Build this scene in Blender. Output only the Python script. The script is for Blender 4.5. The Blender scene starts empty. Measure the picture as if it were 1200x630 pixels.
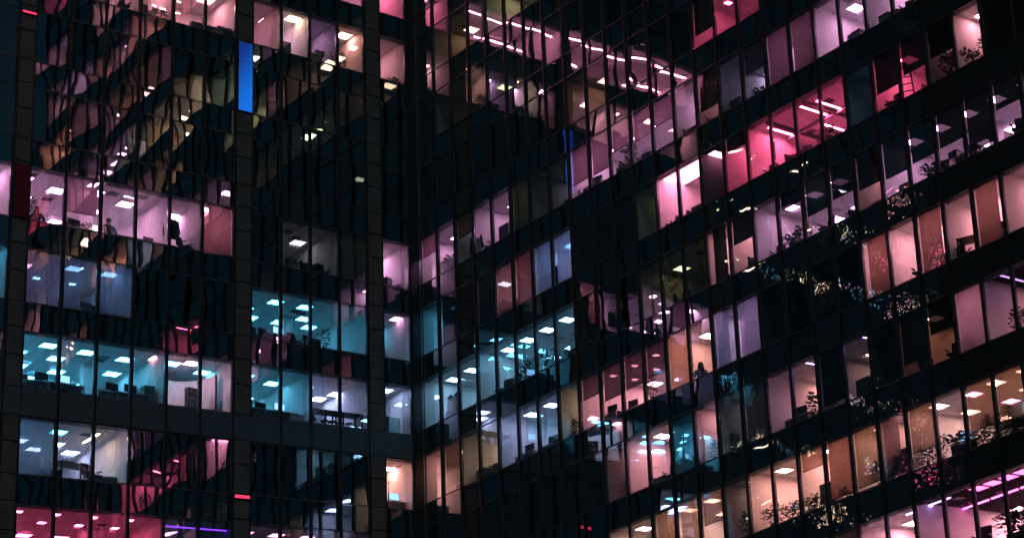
import bpy, bmesh, math, random
from mathutils import Vector, Matrix, Euler
random.seed(11)
S = bpy.context.scene
COL = S.collection
PI = math.pi
H = 3.9                                   # floor to floor
CZ = 12.6741                              # camera depth below the datum, in floors
ZG = 1.6

# ------------------------------------------------------------------ render setup
S.render.engine = 'CYCLES'
S.view_settings.view_transform = 'Standard'
S.view_settings.look = 'None'
S.view_settings.exposure = 1.12
S.view_settings.gamma = 1.0
S.render.filter_size = 2.0
cy = S.cycles
cy.use_denoising = True
try:
    cy.denoiser = 'OPENIMAGEDENOISE'
except Exception:
    pass
cy.max_bounces = 9
cy.diffuse_bounces = 3
cy.glossy_bounces = 3
cy.transmission_bounces = 4
cy.transparent_max_bounces = 24
cy.sample_clamp_indirect = 6.0
cy.caustics_reflective = False
cy.caustics_refractive = False
cy.use_light_tree = True

# ------------------------------------------------------------------ node helpers
def mat(name):
    m = bpy.data.materials.new(name)
    m.use_nodes = True
    nt = m.node_tree
    nt.nodes.clear()
    out = nt.nodes.new('ShaderNodeOutputMaterial')
    return m, nt, out

def N(nt, t, **kw):
    n = nt.nodes.new(t)
    for k, v in kw.items():
        if k.startswith('i_'):
            key = k[2:]
            n.inputs[int(key) if key.isdigit() else key].default_value = v
        else:
            setattr(n, k, v)
    return n

def math_(nt, op, a, b=None, c=None):
    n = nt.nodes.new('ShaderNodeMath')
    n.operation = op
    for i, v in enumerate((a, b, c)):
        if v is None:
            continue
        if isinstance(v, (int, float)):
            n.inputs[i].default_value = v
        else:
            nt.links.new(v, n.inputs[i])
    return n.outputs[0]

def rgb(c):
    return (c[0], c[1], c[2], 1.0)

def principled(name, col, rough=0.6, metal=0.0, noise=0.0, nscale=3.0, spec=0.4, bump=0.0):
    m, nt, out = mat(name)
    p = N(nt, 'ShaderNodeBsdfPrincipled')
    p.inputs['Roughness'].default_value = rough
    p.inputs['Metallic'].default_value = metal
    p.inputs['Specular IOR Level'].default_value = spec
    p.inputs['Base Color'].default_value = rgb(col)
    if noise > 0 or bump > 0:
        tc = N(nt, 'ShaderNodeTexCoord')
        nz = N(nt, 'ShaderNodeTexNoise')
        nz.inputs['Scale'].default_value = nscale
        nz.inputs['Detail'].default_value = 5
        nt.links.new(tc.outputs['Object'], nz.inputs['Vector'])
        if noise > 0:
            mx = N(nt, 'ShaderNodeMix', data_type='RGBA')
            mx.inputs[6].default_value = rgb([c * (1 - noise) for c in col])
            mx.inputs[7].default_value = rgb([min(1, c * (1 + noise)) for c in col])
            nt.links.new(nz.outputs['Fac'], mx.inputs[0])
            nt.links.new(mx.outputs[2], p.inputs['Base Color'])
        if bump > 0:
            b = N(nt, 'ShaderNodeBump')
            b.inputs['Distance'].default_value = bump
            nt.links.new(nz.outputs['Fac'], b.inputs['Height'])
            nt.links.new(b.outputs[0], p.inputs['Normal'])
    nt.links.new(p.outputs[0], out.inputs[0])
    return m

def emission(name, col, strength=1.0, front=True):
    m, nt, out = mat(name)
    e = N(nt, 'ShaderNodeEmission')
    e.inputs[0].default_value = rgb(col)
    e.inputs[1].default_value = strength
    nt.links.new(e.outputs[0], out.inputs[0])
    if front:
        m.cycles.emission_sampling = 'FRONT'
    return m

def glass(name, w, h, pillow, amp, nscale, fine=0.0, base=0.085, gain=1.35, dark=False):
    """Flat architectural glass that bows: clear (or opaque black behind) plus a mirror coat with a wavy normal."""
    m, nt, out = mat(name)
    L = nt.links.new
    tc = N(nt, 'ShaderNodeTexCoord')
    if dark:
        rnd = N(nt, 'ShaderNodeNewGeometry').outputs['Random Per Island']
    else:
        rnd = N(nt, 'ShaderNodeObjectInfo').outputs['Random']
    cb = N(nt, 'ShaderNodeCombineXYZ')
    L(math_(nt, 'MULTIPLY', rnd, 37.0), cb.inputs[0])
    L(math_(nt, 'MULTIPLY', rnd, 91.0), cb.inputs[2])
    va = N(nt, 'ShaderNodeVectorMath', operation='ADD')
    L(tc.outputs['Object'], va.inputs[0]); L(cb.outputs[0], va.inputs[1])
    nz = N(nt, 'ShaderNodeTexNoise')
    nz.inputs['Scale'].default_value = nscale
    nz.inputs['Detail'].default_value = 0.8
    nz.inputs['Roughness'].default_value = 0.4
    L(va.outputs[0], nz.inputs['Vector'])
    hgt = math_(nt, 'MULTIPLY', nz.outputs['Fac'], amp)
    if fine > 0:
        n2 = N(nt, 'ShaderNodeTexNoise')
        n2.inputs['Scale'].default_value = nscale * 4.5
        n2.inputs['Detail'].default_value = 1.5
        L(va.outputs[0], n2.inputs['Vector'])
        hgt = math_(nt, 'ADD', hgt, math_(nt, 'MULTIPLY', n2.outputs['Fac'], fine))
    if pillow and not dark:
        sp = N(nt, 'ShaderNodeSeparateXYZ')
        L(tc.outputs['Object'], sp.inputs[0])
        px = math_(nt, 'SUBTRACT', math_(nt, 'DIVIDE', sp.outputs[0], w), 0.5)
        pz = math_(nt, 'SUBTRACT', math_(nt, 'DIVIDE', sp.outputs[2], h), 0.5)
        fx = math_(nt, 'SUBTRACT', 1.0, math_(nt, 'MULTIPLY', math_(nt, 'MULTIPLY', px, px), 4.0))
        fz = math_(nt, 'SUBTRACT', 1.0, math_(nt, 'MULTIPLY', math_(nt, 'MULTIPLY', pz, pz), 4.0))
        pl = math_(nt, 'MULTIPLY', fx, fz)
        k = math_(nt, 'MULTIPLY', math_(nt, 'SUBTRACT', rnd, 0.4), pillow)
        hgt = math_(nt, 'ADD', hgt, math_(nt, 'MULTIPLY', pl, k))
        # no two panes are set at quite the same angle
        r2 = math_(nt, 'FRACT', math_(nt, 'MULTIPLY', rnd, 57.31)); r3 = math_(nt, 'FRACT', math_(nt, 'MULTIPLY', rnd, 131.7))
        tx = math_(nt, 'MULTIPLY', math_(nt, 'MULTIPLY', math_(nt, 'SUBTRACT', r2, .5), .022), sp.outputs[0])
        tz = math_(nt, 'MULTIPLY', math_(nt, 'MULTIPLY', math_(nt, 'SUBTRACT', r3, .5), .022), sp.outputs[2])
        hgt = math_(nt, 'ADD', hgt, math_(nt, 'ADD', tx, tz))
    bp = N(nt, 'ShaderNodeBump')
    bp.inputs['Strength'].default_value = 1.0
    bp.inputs['Distance'].default_value = 1.0
    L(hgt, bp.inputs['Height'])
    gl = N(nt, 'ShaderNodeBsdfGlossy')
    gl.inputs['Roughness'].default_value = 0.012
    gl.inputs['Color'].default_value = (0.93, 0.97, 1.0, 1)
    L(bp.outputs[0], gl.inputs['Normal'])
    ge = N(nt, 'ShaderNodeNewGeometry')
    dt = N(nt, 'ShaderNodeVectorMath', operation='DOT_PRODUCT')
    L(ge.outputs['True Normal'], dt.inputs[0]); L(ge.outputs['Incoming'], dt.inputs[1])
    c1 = math_(nt, 'SUBTRACT', 1.0, math_(nt, 'ABSOLUTE', dt.outputs['Value']))
    fres = math_(nt, 'MULTIPLY_ADD', math_(nt, 'POWER', c1, 5.0), .957, .043)
    if dark:
        gain, base = gain * 1.9, base * 1.9          # no second face behind an opaque pane
    fac = math_(nt, 'MINIMUM', math_(nt, 'ADD', math_(nt, 'MULTIPLY', fres, gain), base), 0.95)
    if dark:
        bk = N(nt, 'ShaderNodeBsdfDiffuse')
        bk.inputs[0].default_value = (0.007, 0.019, 0.026, 1)
    else:
        bk = N(nt, 'ShaderNodeBsdfTransparent')
        bk.inputs[0].default_value = (0.90, 0.94, 0.94, 1)
    mx = N(nt, 'ShaderNodeMixShader')
    L(fac, mx.inputs[0]); L(bk.outputs[0], mx.inputs[1]); L(gl.outputs[0], mx.inputs[2])
    L(mx.outputs[0], out.inputs[0])
    return m

def fabric(name, col, trans=0.7, see=0.0, stripes=False):
    """Woven blind cloth: scatters some light back, lets some through, and a sheer one shows what is behind."""
    m, nt, out = mat(name)
    L = nt.links.new
    tc = N(nt, 'ShaderNodeTexCoord')
    nz = N(nt, 'ShaderNodeTexNoise')
    nz.inputs['Scale'].default_value = 2.2
    nz.inputs['Detail'].default_value = 4
    L(tc.outputs['Object'], nz.inputs['Vector'])
    mx = N(nt, 'ShaderNodeMix', data_type='RGBA')
    mx.inputs[6].default_value = rgb([c * .8 for c in col])
    mx.inputs[7].default_value = rgb([min(1, c * 1.15) for c in col])
    L(nz.outputs['Fac'], mx.inputs[0])
    df = N(nt, 'ShaderNodeBsdfDiffuse'); tr = N(nt, 'ShaderNodeBsdfTranslucent')
    L(mx.outputs[2], df.inputs[0]); L(mx.outputs[2], tr.inputs[0])
    a = N(nt, 'ShaderNodeMixShader'); a.inputs[0].default_value = trans
    L(df.outputs[0], a.inputs[1]); L(tr.outputs[0], a.inputs[2])
    if see > 0:
        tp = N(nt, 'ShaderNodeBsdfTransparent')
        tp.inputs[0].default_value = rgb([min(1, .35 + c) for c in col])
        b = N(nt, 'ShaderNodeMixShader'); b.inputs[0].default_value = see
        L(a.outputs[0], b.inputs[1]); L(tp.outputs[0], b.inputs[2])
        L(b.outputs[0], out.inputs[0])
    else:
        L(a.outputs[0], out.inputs[0])
    return m

M = {}
M['frame'] = principled('window_frame_metal', (.07, .08, .10), .35, .3, .15, 6)
M['fin'] = principled('dark_mullion_metal', (.009, .012, .015), .5, .2, .2, 4)
M['fin_pale'] = principled('corner_post_metal', (.16, .18, .20), .35, .7, .2, 4)
M['stone'] = principled('stone_cladding', (.066, .074, .075), .8, 0, .55, 1.3, .2, .004)
M['stone_dark'] = principled('stone_band_cladding', (.036, .066, .086), .6, 0, .3, 1.8, .3, .003)
M['black'] = principled('black_core', (.008, .009, .010), .9)
M['slab'] = principled('slab_concrete', (.12, .12, .12), .9, 0, .2, 3)
M['carpet'] = principled('office_carpet', (.34, .34, .35), .95, 0, .25, 30)
M['wall_white'] = principled('painted_wall', (.70, .69, .67), .8, 0, .06, 1.2)
M['wall_tan'] = principled('tan_painted_wall', (.55, .44, .33), .8, 0, .08, 1.2)
M['wall_grey'] = principled('grey_painted_wall', (.38, .38, .40), .8, 0, .08, 1.2)
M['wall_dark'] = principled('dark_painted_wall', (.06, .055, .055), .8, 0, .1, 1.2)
M['plastic_black'] = principled('black_plastic', (.012, .013, .016), .5)
M['cloth_dark'] = principled('dark_upholstery', (.018, .022, .03), .9, 0, .3, 14)
M['cloth_teal'] = principled('teal_shirt', (.02, .07, .08), .9, 0, .3, 14)
M['cloth_red'] = principled('red_upholstery', (.35, .02, .04), .8, 0, .2, 14)
M['wood_pale'] = principled('pale_desk_wood', (.34, .27, .19), .5, 0, .2, 8)
M['wood_dark'] = principled('dark_wood', (.05, .035, .025), .55, 0, .3, 8)
M['metal_grey'] = principled('grey_metal', (.22, .23, .25), .4, .6, .1, 8)
M['cab_grey'] = principled('grey_cabinet', (.10, .12, .14), .5, 0, .1, 5)
M['white_gloss'] = principled('white_laminate', (.72, .72, .70), .35, 0, .04, 4)
M['leaf'] = principled('leaf_green', (.030, .075, .022), .5, 0, .5, 9)
M['leaf_pale'] = principled('leaf_yellow_green', (.11, .15, .03), .5, 0, .5, 9)
M['pot'] = principled('clay_pot', (.10, .09, .085), .7, 0, .2, 9)
M['skin'] = principled('skin', (.42, .25, .18), .55)
M['hair'] = principled('dark_hair', (.012, .009, .008), .6)
M['paper'] = principled('paper_and_books', (.45, .40, .36), .8, 0, .5, 22)
M['yellow'] = principled('yellow_plastic', (.55, .36, .03), .5)
M['screen_blue'] = emission('lit_screen', (.25, .55, 1.0), 1.6, False)
M['ink'] = principled('black_lettering_paint', (.004, .004, .005), .6)
M['ground'] = principled('asphalt_ground', (.05, .05, .05), .9, 0, .3, 1.5)
M['lampframe'] = principled('lamp_frame', (.6, .6, .6), .5)
M['vent'] = principled('vent_grille', (.03, .03, .035), .6)

# ceiling with a tile grid
def ceiling_mat(name, c, mortar):
    m, nt, out = mat(name)
    L = nt.links.new
    tc = N(nt, 'ShaderNodeTexCoord')
    b = N(nt, 'ShaderNodeTexBrick')
    b.offset = 0
    b.inputs['Color1'].default_value = rgb(c)
    b.inputs['Color2'].default_value = rgb([x * .94 for x in c])
    b.inputs['Mortar'].default_value = rgb(mortar)
    b.inputs['Scale'].default_value = 1.0
    b.inputs['Mortar Size'].default_value = .012
    b.inputs['Brick Width'].default_value = .6
    b.inputs['Row Height'].default_value = .6
    L(tc.outputs['Object'], b.inputs['Vector'])
    d = N(nt, 'ShaderNodeBsdfDiffuse')
    L(b.outputs['Color'], d.inputs[0]); L(d.outputs[0], out.inputs[0])
    return m
M['ceil'] = ceiling_mat('ceiling_tiles', (.66, .66, .66), (.36, .36, .36))
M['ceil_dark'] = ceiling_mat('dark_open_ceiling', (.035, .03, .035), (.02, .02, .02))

M['mauve'] = fabric('mauve_blind_cloth', (.31, .185, .215), .55)
M['dkmauve'] = fabric('dark_mauve_blind_cloth', (.13, .09, .12), .45, .05)
M['maroon'] = fabric('maroon_blind_cloth', (.33, .19, .25), .6, .10)
M['dark'] = fabric('black_blind_cloth', (.006, .0055, .006), .4, .012)
M['dkgreen'] = fabric('dark_green_mesh_blind', (.003, .014, .012), .35, .03)
M['olive'] = fabric('olive_blind_cloth', (.25, .23, .15), .5, .04)
M['brown'] = fabric('brown_blind_cloth', (.25, .16, .13), .6)
M['salmon'] = fabric('salmon_blind_cloth', (.75, .55, .45), .62)
M['orange'] = fabric('orange_mesh_blind', (.34, .22, .15), .55, .22)
M['violet'] = fabric('pale_violet_blind_cloth', (.55, .46, .55), .65)
M['grey'] = fabric('grey_blind_cloth', (.28, .26, .27), .5)
M['cblue'] = fabric('pale_blue_curtain_cloth', (.50, .56, .66), .6, .12)
M['cmauve'] = fabric('mauve_curtain_cloth', (.48, .36, .40), .6, .1)
M['corange'] = fabric('orange_curtain_cloth', (.52, .38, .27), .6, .1)

PR = .4183 * H
WR = .6787 * H
WL = .6671 * H
PB1, PB2 = .3819 * H, .371 * H
M['glassR'] = glass('right_window_glass', PR, WR, .007, .0060, .5, base=.15)
M['glassR_rough'] = glass('right_crumpled_window_glass', PR, WR, .010, .011, .9, .0021, base=.10)
M['glassL'] = glass('left_window_glass', PB1, WL, .009, .0034, .45, .0, base=.15)
M['glassR_far'] = glass('high_right_window_glass', PR, WR, 0, .010, .7)
M['glassL_far'] = glass('high_left_window_glass', PB1, WL, 0, .010, .7)
M['spanR'] = glass('right_spandrel_glass', 1, 1, 0, .008, .6, .0, base=.12, dark=True)
M['spanR_rough'] = glass('right_crumpled_spandrel_glass', 1, 1, 0, .013, 0.95, .0026, dark=True)
M['spanL'] = glass('left_spandrel_glass', 1, 1, 0, .007, .6, .0, base=.10, dark=True)

# lamp colours: what each room's tubes give off
PAL = {
    'pv': ((5.8, 2.35, 4.5), 'violet-white'), 'pv2': ((3.9, 2.5, 4.8), 'violet-white'),
    'pk': ((7.0, 2.35, 3.0), 'pink-white'), 'hp': ((8.0, .75, 1.9), 'hot pink'),
    'h2': ((8.0, 2.0, 3.6), 'pale pink'), 'te': ((.40, 2.0, 3.3), 'teal-white'),
    'tv': ((1.25, 2.5, 3.8), 'blue-white'), 'bv': ((1.3, 2.6, 5.0), 'blue-violet'),
    'sa': ((6.6, 2.45, 2.15), 'salmon'), 'or': ((4.7, 2.25, 1.85), 'orange'),
    'nv': ((1.2, .2, 5.0), 'blue-violet neon'), 'lb': ((2.1, 2.3, 4.2), 'pale blue'), 'tan': ((5.5, 3.3, 2.2), 'warm white'), 'gr': ((4.0, 3.4, 4.2), 'grey-white'),
    'mg': ((6.5, .55, 1.7), 'magenta'), 'vs': ((3.4, 1.7, 6.0), 'violet'),
    'ol': ((3.6, 3.4, 2.0), 'olive'), 'mp': ((9, .9, 4.4), 'bright magenta'),
}
_lm = {}
LAMP_GAIN = 3.3
KINDGAIN = {'s': 2.6, 'f': 2.0, 'm': 1.6}
def lampmat(pal, inten):
    key = (pal, round(inten, 2))
    if key not in _lm:
        c = PAL[pal][0]
        _lm[key] = emission('lamp_' + pal + '_' + str(key[1]), c, inten * LAMP_GAIN)
    return _lm[key]

# ------------------------------------------------------------------ mesh helpers
class MB:
    def __init__(s):
        s.v = []; s.f = []; s.m = []; s.mats = []
    def mi(s, m):
        if m not in s.mats:
            s.mats.append(m)
        return s.mats.index(m)
    def quad(s, p, m):
        n = len(s.v); s.v += [tuple(q) for q in p]
        s.f.append(tuple(range(n, n + len(p)))); s.m.append(s.mi(m))
    def box(s, x0, x1, y0, y1, z0, z1, m, T=None):
        n = len(s.v)
        P = [(x0, y0, z0), (x1, y0, z0), (x1, y1, z0), (x0, y1, z0), (x0, y0, z1), (x1, y0, z1), (x1, y1, z1), (x0, y1, z1)]
        if T is not None:
            P = [tuple(T @ Vector(p)) for p in P]
        s.v += P
        for f in ((0, 3, 2, 1), (4, 5, 6, 7), (0, 1, 5, 4), (1, 2, 6, 5), (2, 3, 7, 6), (3, 0, 4, 7)):
            s.f.append(tuple(n + i for i in f)); s.m.append(s.mi(m))
    def tube(s, a, b, r0, r1, m, seg=8, cap=True):
        a, b = Vector(a), Vector(b); d = (b - a).normalized()
        x = d.orthogonal().normalized(); y = d.cross(x)
        n = len(s.v)
        for c, r in ((a, r0), (b, r1)):
            for i in range(seg):
                t = 2 * PI * i / seg
                s.v.append(tuple(c + x * (r * math.cos(t)) + y * (r * math.sin(t))))
        k = s.mi(m)
        for i in range(seg):
            j = (i + 1) % seg
            s.f.append((n + i, n + j, n + seg + j, n + seg + i)); s.m.append(k)
        if cap:
            s.f.append(tuple(n + i for i in reversed(range(seg)))); s.m.append(k)
            s.f.append(tuple(n + seg + i for i in range(seg))); s.m.append(k)
    def lathe(s, prof, m, seg=14, c=(0, 0, 0)):
        n = len(s.v); k = s.mi(m)
        for r, z in prof:
            for i in range(seg):
                t = 2 * PI * i / seg
                s.v.append((c[0] + r * math.cos(t), c[1] + r * math.sin(t), c[2] + z))
        for q in range(len(prof) - 1):
            for i in range(seg):
                j = (i + 1) % seg
                s.f.append((n + q * seg + i, n + q * seg + j, n + (q + 1) * seg + j, n + (q + 1) * seg + i)); s.m.append(k)
    def mesh(s, name):
        me = bpy.data.meshes.new(name)
        me.from_pydata(s.v, [], s.f)
        for m in s.mats:
            me.materials.append(m)
        me.polygons.foreach_set('material_index', s.m)
        me.update()
        return me
    def obj(s, name, parent=None, bevel=0.0, smooth=False):
        o = bpy.data.objects.new(name, s.mesh(name)); COL.objects.link(o)
        if parent is not None:
            o.parent = parent
        if bevel:
            b = o.modifiers.new('bevel', 'BEVEL'); b.width = bevel; b.segments = 2; b.limit_method = 'ANGLE'
        if smooth:
            for p in o.data.polygons:
                p.use_smooth = True
        return o

def empty(name, loc=(0, 0, 0), rz=0.0):
    o = bpy.data.objects.new(name, None); COL.objects.link(o)
    o.location = loc; o.rotation_euler = (0, 0, rz); o.empty_display_size = .3
    return o

USED = {}
def tag(o, label, cat, group=None, kind=None):
    w = label.split()
    base = label
    n = 2
    while label in USED and not group == 'shared':
        label = base + ' ' + ['', '', 'behind it', 'farther in', 'deepest in', 'at the side'][min(n, 5)]
        n += 1
        if n > 6:
            break
    USED[label] = o.name
    o['label'] = label; o['category'] = cat
    if group:
        o['group'] = group
    if kind:
        o['kind'] = kind

def copy_tree(o, parent=None):
    c = o.copy(); COL.objects.link(c)
    if parent is not None:
        c.parent = parent
    for ch in [x for x in list(bpy.data.objects) if x.parent == o]:
        copy_tree(ch, c)
    return c
_kids = {}
def copy_thing(root):
    """the thing, its parts and their sub-parts, without scanning every object each time"""
    def kids(o):
        if o.name not in _kids:
            _kids[o.name] = list(o.children)
        return _kids[o.name]
    def rec(o, parent):
        c = o.copy(); COL.objects.link(c)
        c.parent = parent
        for ch in kids(o):
            rec(ch, c)
        return c
    return rec(root, None)

# ------------------------------------------------------------------ façade coordinates
# wing-local: u runs rightwards along the façade as seen from the camera, d goes into the building, z is up
def ZR(k): return (.6349 + CZ - k) * H + ZG
def ZL(k): return (.6349 - .0855 + CZ - k) * H + ZG
def Z(w, k): return ZR(k) if w == 'R' else ZL(k)
def WH(w): return WR if w == 'R' else WL
def world(w, u, d, z):
    return (d, -u, z) if w == 'R' else (u, d, z)
RZ = {'R': -PI / 2, 'L': 0.0}

# left wing columns: bay name -> list of (u0, u1)
BAY = {}
BAY['b1'] = [(-(4.694 - .3819 * i) * H, -(4.694 - .3819 * (i + 1)) * H) for i in range(6)]
BAY['b2'] = [(-(2.205 - .371 * i) * H, -(2.205 - .371 * (i + 1)) * H) for i in range(4)]
BAY['b3'] = [(-.52 * H, -.135 * H)]
BAY['b0'] = [(-(4.865 + .3819 * (6 - i)) * H, -(4.865 + .3819 * (5 - i)) * H) for i in range(6)]
_t = 4.865 + .3819 * 6 + .18
BAY['a0'] = [(-(_t + .3819 * (6 - i)) * H, -(_t + .3819 * (5 - i)) * H) for i in range(6)]
NR = 29
BAY['r'] = [(PR * i, PR * (i + 1)) for i in range(NR)]
COLUMNS_L = [(-_t * H, -(_t - .18) * H), (-4.865 * H, -4.694 * H), (-2.4026 * H, -2.205 * H), (-.721 * H, -.52 * H)]

ROWS_R = list(range(-7, 11))
ROWS_L = list(range(-3, 10))

# ------------------------------------------------------------------ naming places
ORD = ['first', 'second', 'third', 'fourth', 'fifth', 'sixth', 'seventh', 'eighth', 'ninth', 'tenth', 'eleventh', 'twelfth', 'thirteenth',
       'fourteenth', 'fifteenth', 'sixteenth', 'seventeenth', 'eighteenth', 'nineteenth', 'twentieth', 'twenty-first', 'twenty-second',
       'twenty-third', 'twenty-fourth', 'twenty-fifth', 'twenty-sixth', 'twenty-seventh', 'twenty-eighth', 'twenty-ninth']
ROWN = {2: 'topmost right row', 3: 'long pink row', 4: 'hot pink row', 5: 'row below hot pink', 6: 'row with silhouetted person', 7: 'row under silhouetted person', 8: 'orange row', 9: 'bottom right row'}
STON = {-2: 'storey above frame', -1: 'top edge storey', 0: 'upper pink storey', 3: 'violet storey with people', 4: 'curtained blue storey', 5: 'teal storey above band',
        6: 'storey below band', 7: 'magenta storey', 1: 'storey of blue lightbox', 2: 'dark storey', 8: 'lowest storey'}
BAYN = {'b1': 'wide bay', 'b2': 'four-window bay', 'b3': 'corner bay', 'b0': 'left edge bay', 'a0': 'far left bay'}
def place(bay, k, c):
    if bay == 'r':
        return ORD[c] + ' window from corner, ' + ROWN.get(k, 'high row')
    if bay == 'b3':
        return 'corner bay, ' + STON.get(k, 'high storey')
    return ORD[c] + ' window of ' + BAYN[bay] + ', ' + STON.get(k, 'high storey')
def wing(bay): return 'R' if bay == 'r' else 'L'

# ------------------------------------------------------------------ the two wings
rightwing = empty('office_wing', (0, 0, 0), RZ['R'])
tag(rightwing, 'glass office wing on the right with rows of lit windows rising from the corner', 'office building')
leftwing = empty('office_wing', (0, 0, 0), RZ['L'])
tag(leftwing, 'glass office wing on the left with stone columns and a pale stone band', 'office building')
ROOT = {'R': rightwing, 'L': leftwing}
STOREY = {}

def window_mesh(w, h, g, fd=.11):
    b = MB(); f = .045
    b.box(0, f, .0, fd, 0, h, M['frame']); b.box(w - f, w, .0, fd, 0, h, M['frame'])
    b.box(f, w - f, .0, fd, 0, f, M['frame']); b.box(f, w - f, .0, fd, h - f, h, M['frame'])
    b.box(f, w - f, .03, .042, f, h - f, g)
    return b.mesh('window')

WMESH = {'r': window_mesh(PR - .084, WR, M['glassR'], .10), 'rr': window_mesh(PR - .084, WR, M['glassR_rough'], .10),
         'b1': window_mesh(PB1 - .07, WL, M['glassL']), 'b2': window_mesh(PB2 - .07, WL, M['glassL']), 'b3': window_mesh(.385 * H - .07, WL, M['glassL'])}
WMESH['b0'] = WMESH['a0'] = WMESH['b1']

def is_rough(k, c):
    return c >= 16 and k >= 6 or c >= 14 and k == 7 or (c >= 20 and k == 4)

def build_storey(w, k):
    b = MB()
    z0 = Z(w, k); h = WH(w); zt = z0 + h; zn = z0 + H
    if w == 'R':
        u0, u1, dep = .06, PR * NR, 9.0
    else:
        u0, u1, dep = BAY['a0'][0][0] - .1, -.06, 11.0
    b.box(u0, u1, .12, dep, zt + .10, zn - .72, M['slab'])
    # spandrel panels, one per window, each tilted a hair so neighbours do not line up perfectly
    bays = ['r'] if w == 'R' else ['a0', 'b0', 'b1', 'b2', 'b3']
    for by in bays:
        for c, (a, e) in enumerate(BAY[by]):
            if w == 'L' and k == 6:
                b.box(a + .004, e - .004, -.03, .08, zt + .03, zn - .03, M['stone_dark'])
            else:
                g = M['spanL'] if w == 'L' else (M['spanR_rough'] if is_rough(k, c) else M['spanR'])
                b.box(a + .02, e - .02, .03, .07, zt + .012, zn - .012, g)
    if w == 'L' and k == 6:
        for a, e in COLUMNS_L:
            b.box(a + .004, e - .004, -.10, .08, zt + .03, zn - .03, M['stone_dark'])
    o = b.obj('storey', ROOT[w])
    STOREY[(w, k)] = o
    if (w == 'R' and (k <= -2 or k >= 10)) or (w == 'L' and (k <= -2 or k >= 8)):
        bj = bmesh.new(); ms = []          # storeys above and below the picture: their windows in one mesh
        for by in bays:
            for c, (a, e) in enumerate(BAY[by]):
                t = WMESH[by].copy(); t.transform(Matrix.Translation((a + .04, 0, z0)))
                bj.from_mesh(t); bpy.data.meshes.remove(t)
        me = bpy.data.meshes.new('window'); bj.to_mesh(me); bj.free()
        for m in (M['frame'], M['glassR_far'] if w == 'R' else M['glassL_far']):
            me.materials.append(m)
        wo = bpy.data.objects.new('window', me); COL.objects.link(wo); wo.parent = o; wo['kind'] = 'stuff'
        return
    for by in bays:
        for c, (a, e) in enumerate(BAY[by]):
            key = by
            if by == 'r' and is_rough(k, c):
                key = 'rr'
            wo = bpy.data.objects.new('window', WMESH[key]); COL.objects.link(wo)
            wo.parent = o
            g = .042 if by == 'r' else .035
            wo.location = (a + g, 0, z0)

for k in ROWS_R: build_storey('R', k)
for k in ROWS_L: build_storey('L', k)

# mullions and fins
zlo_r, zhi_r = ZR(ROWS_R[-1]), ZR(ROWS_R[0]) + H
zlo_l, zhi_l = ZL(ROWS_L[-1]), ZL(ROWS_L[0]) + H
for i in range(NR + 1):
    b = MB(); b.box(PR * i - .042, PR * i + .042, -.06, .028, zlo_r, zhi_r, M['fin']); b.obj('mullion', rightwing)
for by in ('a0', 'b0', 'b1', 'b2', 'b3'):
    n = len(BAY[by])
    for i in range(n + 1):
        u = BAY[by][i][0] if i < n else BAY[by][-1][1]
        b = MB(); b.box(u - .035, u + .035, -.07, .028, zlo_l, zhi_l, M['fin']); b.obj('mullion', leftwing)
# stone columns with jointed cladding
for ci, (a, e) in enumerate(COLUMNS_L):
    b = MB()
    for k in ROWS_L:
        z0 = ZL(k)
        segs = ((0.0, .36), (.37, .69), (.70, .995))
        for s0, s1 in segs:
            if k == 6 and s0 > .6:
                continue
            if k == 6 and s0 > .3:
                s1 = .672
            b.box(a + .045, e - .045, -.085, .10, z0 + s0 * H + .008, z0 + s1 * H - .008, M['stone'])
    b.box(a + .06, e - .06, -.06, .4, zlo_l, zhi_l, M['black'])
    b.obj('column', leftwing, .006)
# the corner post
b = MB(); b.box(-.50, -.07, -.10, .40, zlo_l, zhi_l, M['fin']); b.box(-.068, -.002, -.10, .0, zlo_l, zhi_l, M['fin_pale'])
b.obj('corner_post', leftwing)
# plinths below; dark masses over and beside added to keep sky out of reflections
b = MB(); b.box(.0, PR * NR, .1, 9, 0, zlo_r, M['black']); b.box(.0, PR * NR, .1, 9, zhi_r + .01, zhi_r + .8, M['slab']); b.box(.0, PR * NR, .1, 9, zhi_r + .82, zhi_r + 30, M['black']); b.obj('plinth_and_sky_block', rightwing)
b = MB(); b.box(BAY['a0'][0][0] - .1, -.02, .1, 11, 0, zlo_l, M['black']); b.box(BAY['a0'][0][0] - .1, -.02, .1, 11, zhi_l + .01, zhi_l + .8, M['slab']); b.box(BAY['a0'][0][0] - 60, BAY['a0'][0][0] - .2, .2, 11, 0, zhi_l + 20, M['black']); b.box(BAY['a0'][0][0] - .1, -.02, .1, 11, zhi_l + .82, zhi_l + 20, M['black']); b.obj('plinth_and_sky_block', leftwing)

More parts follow.
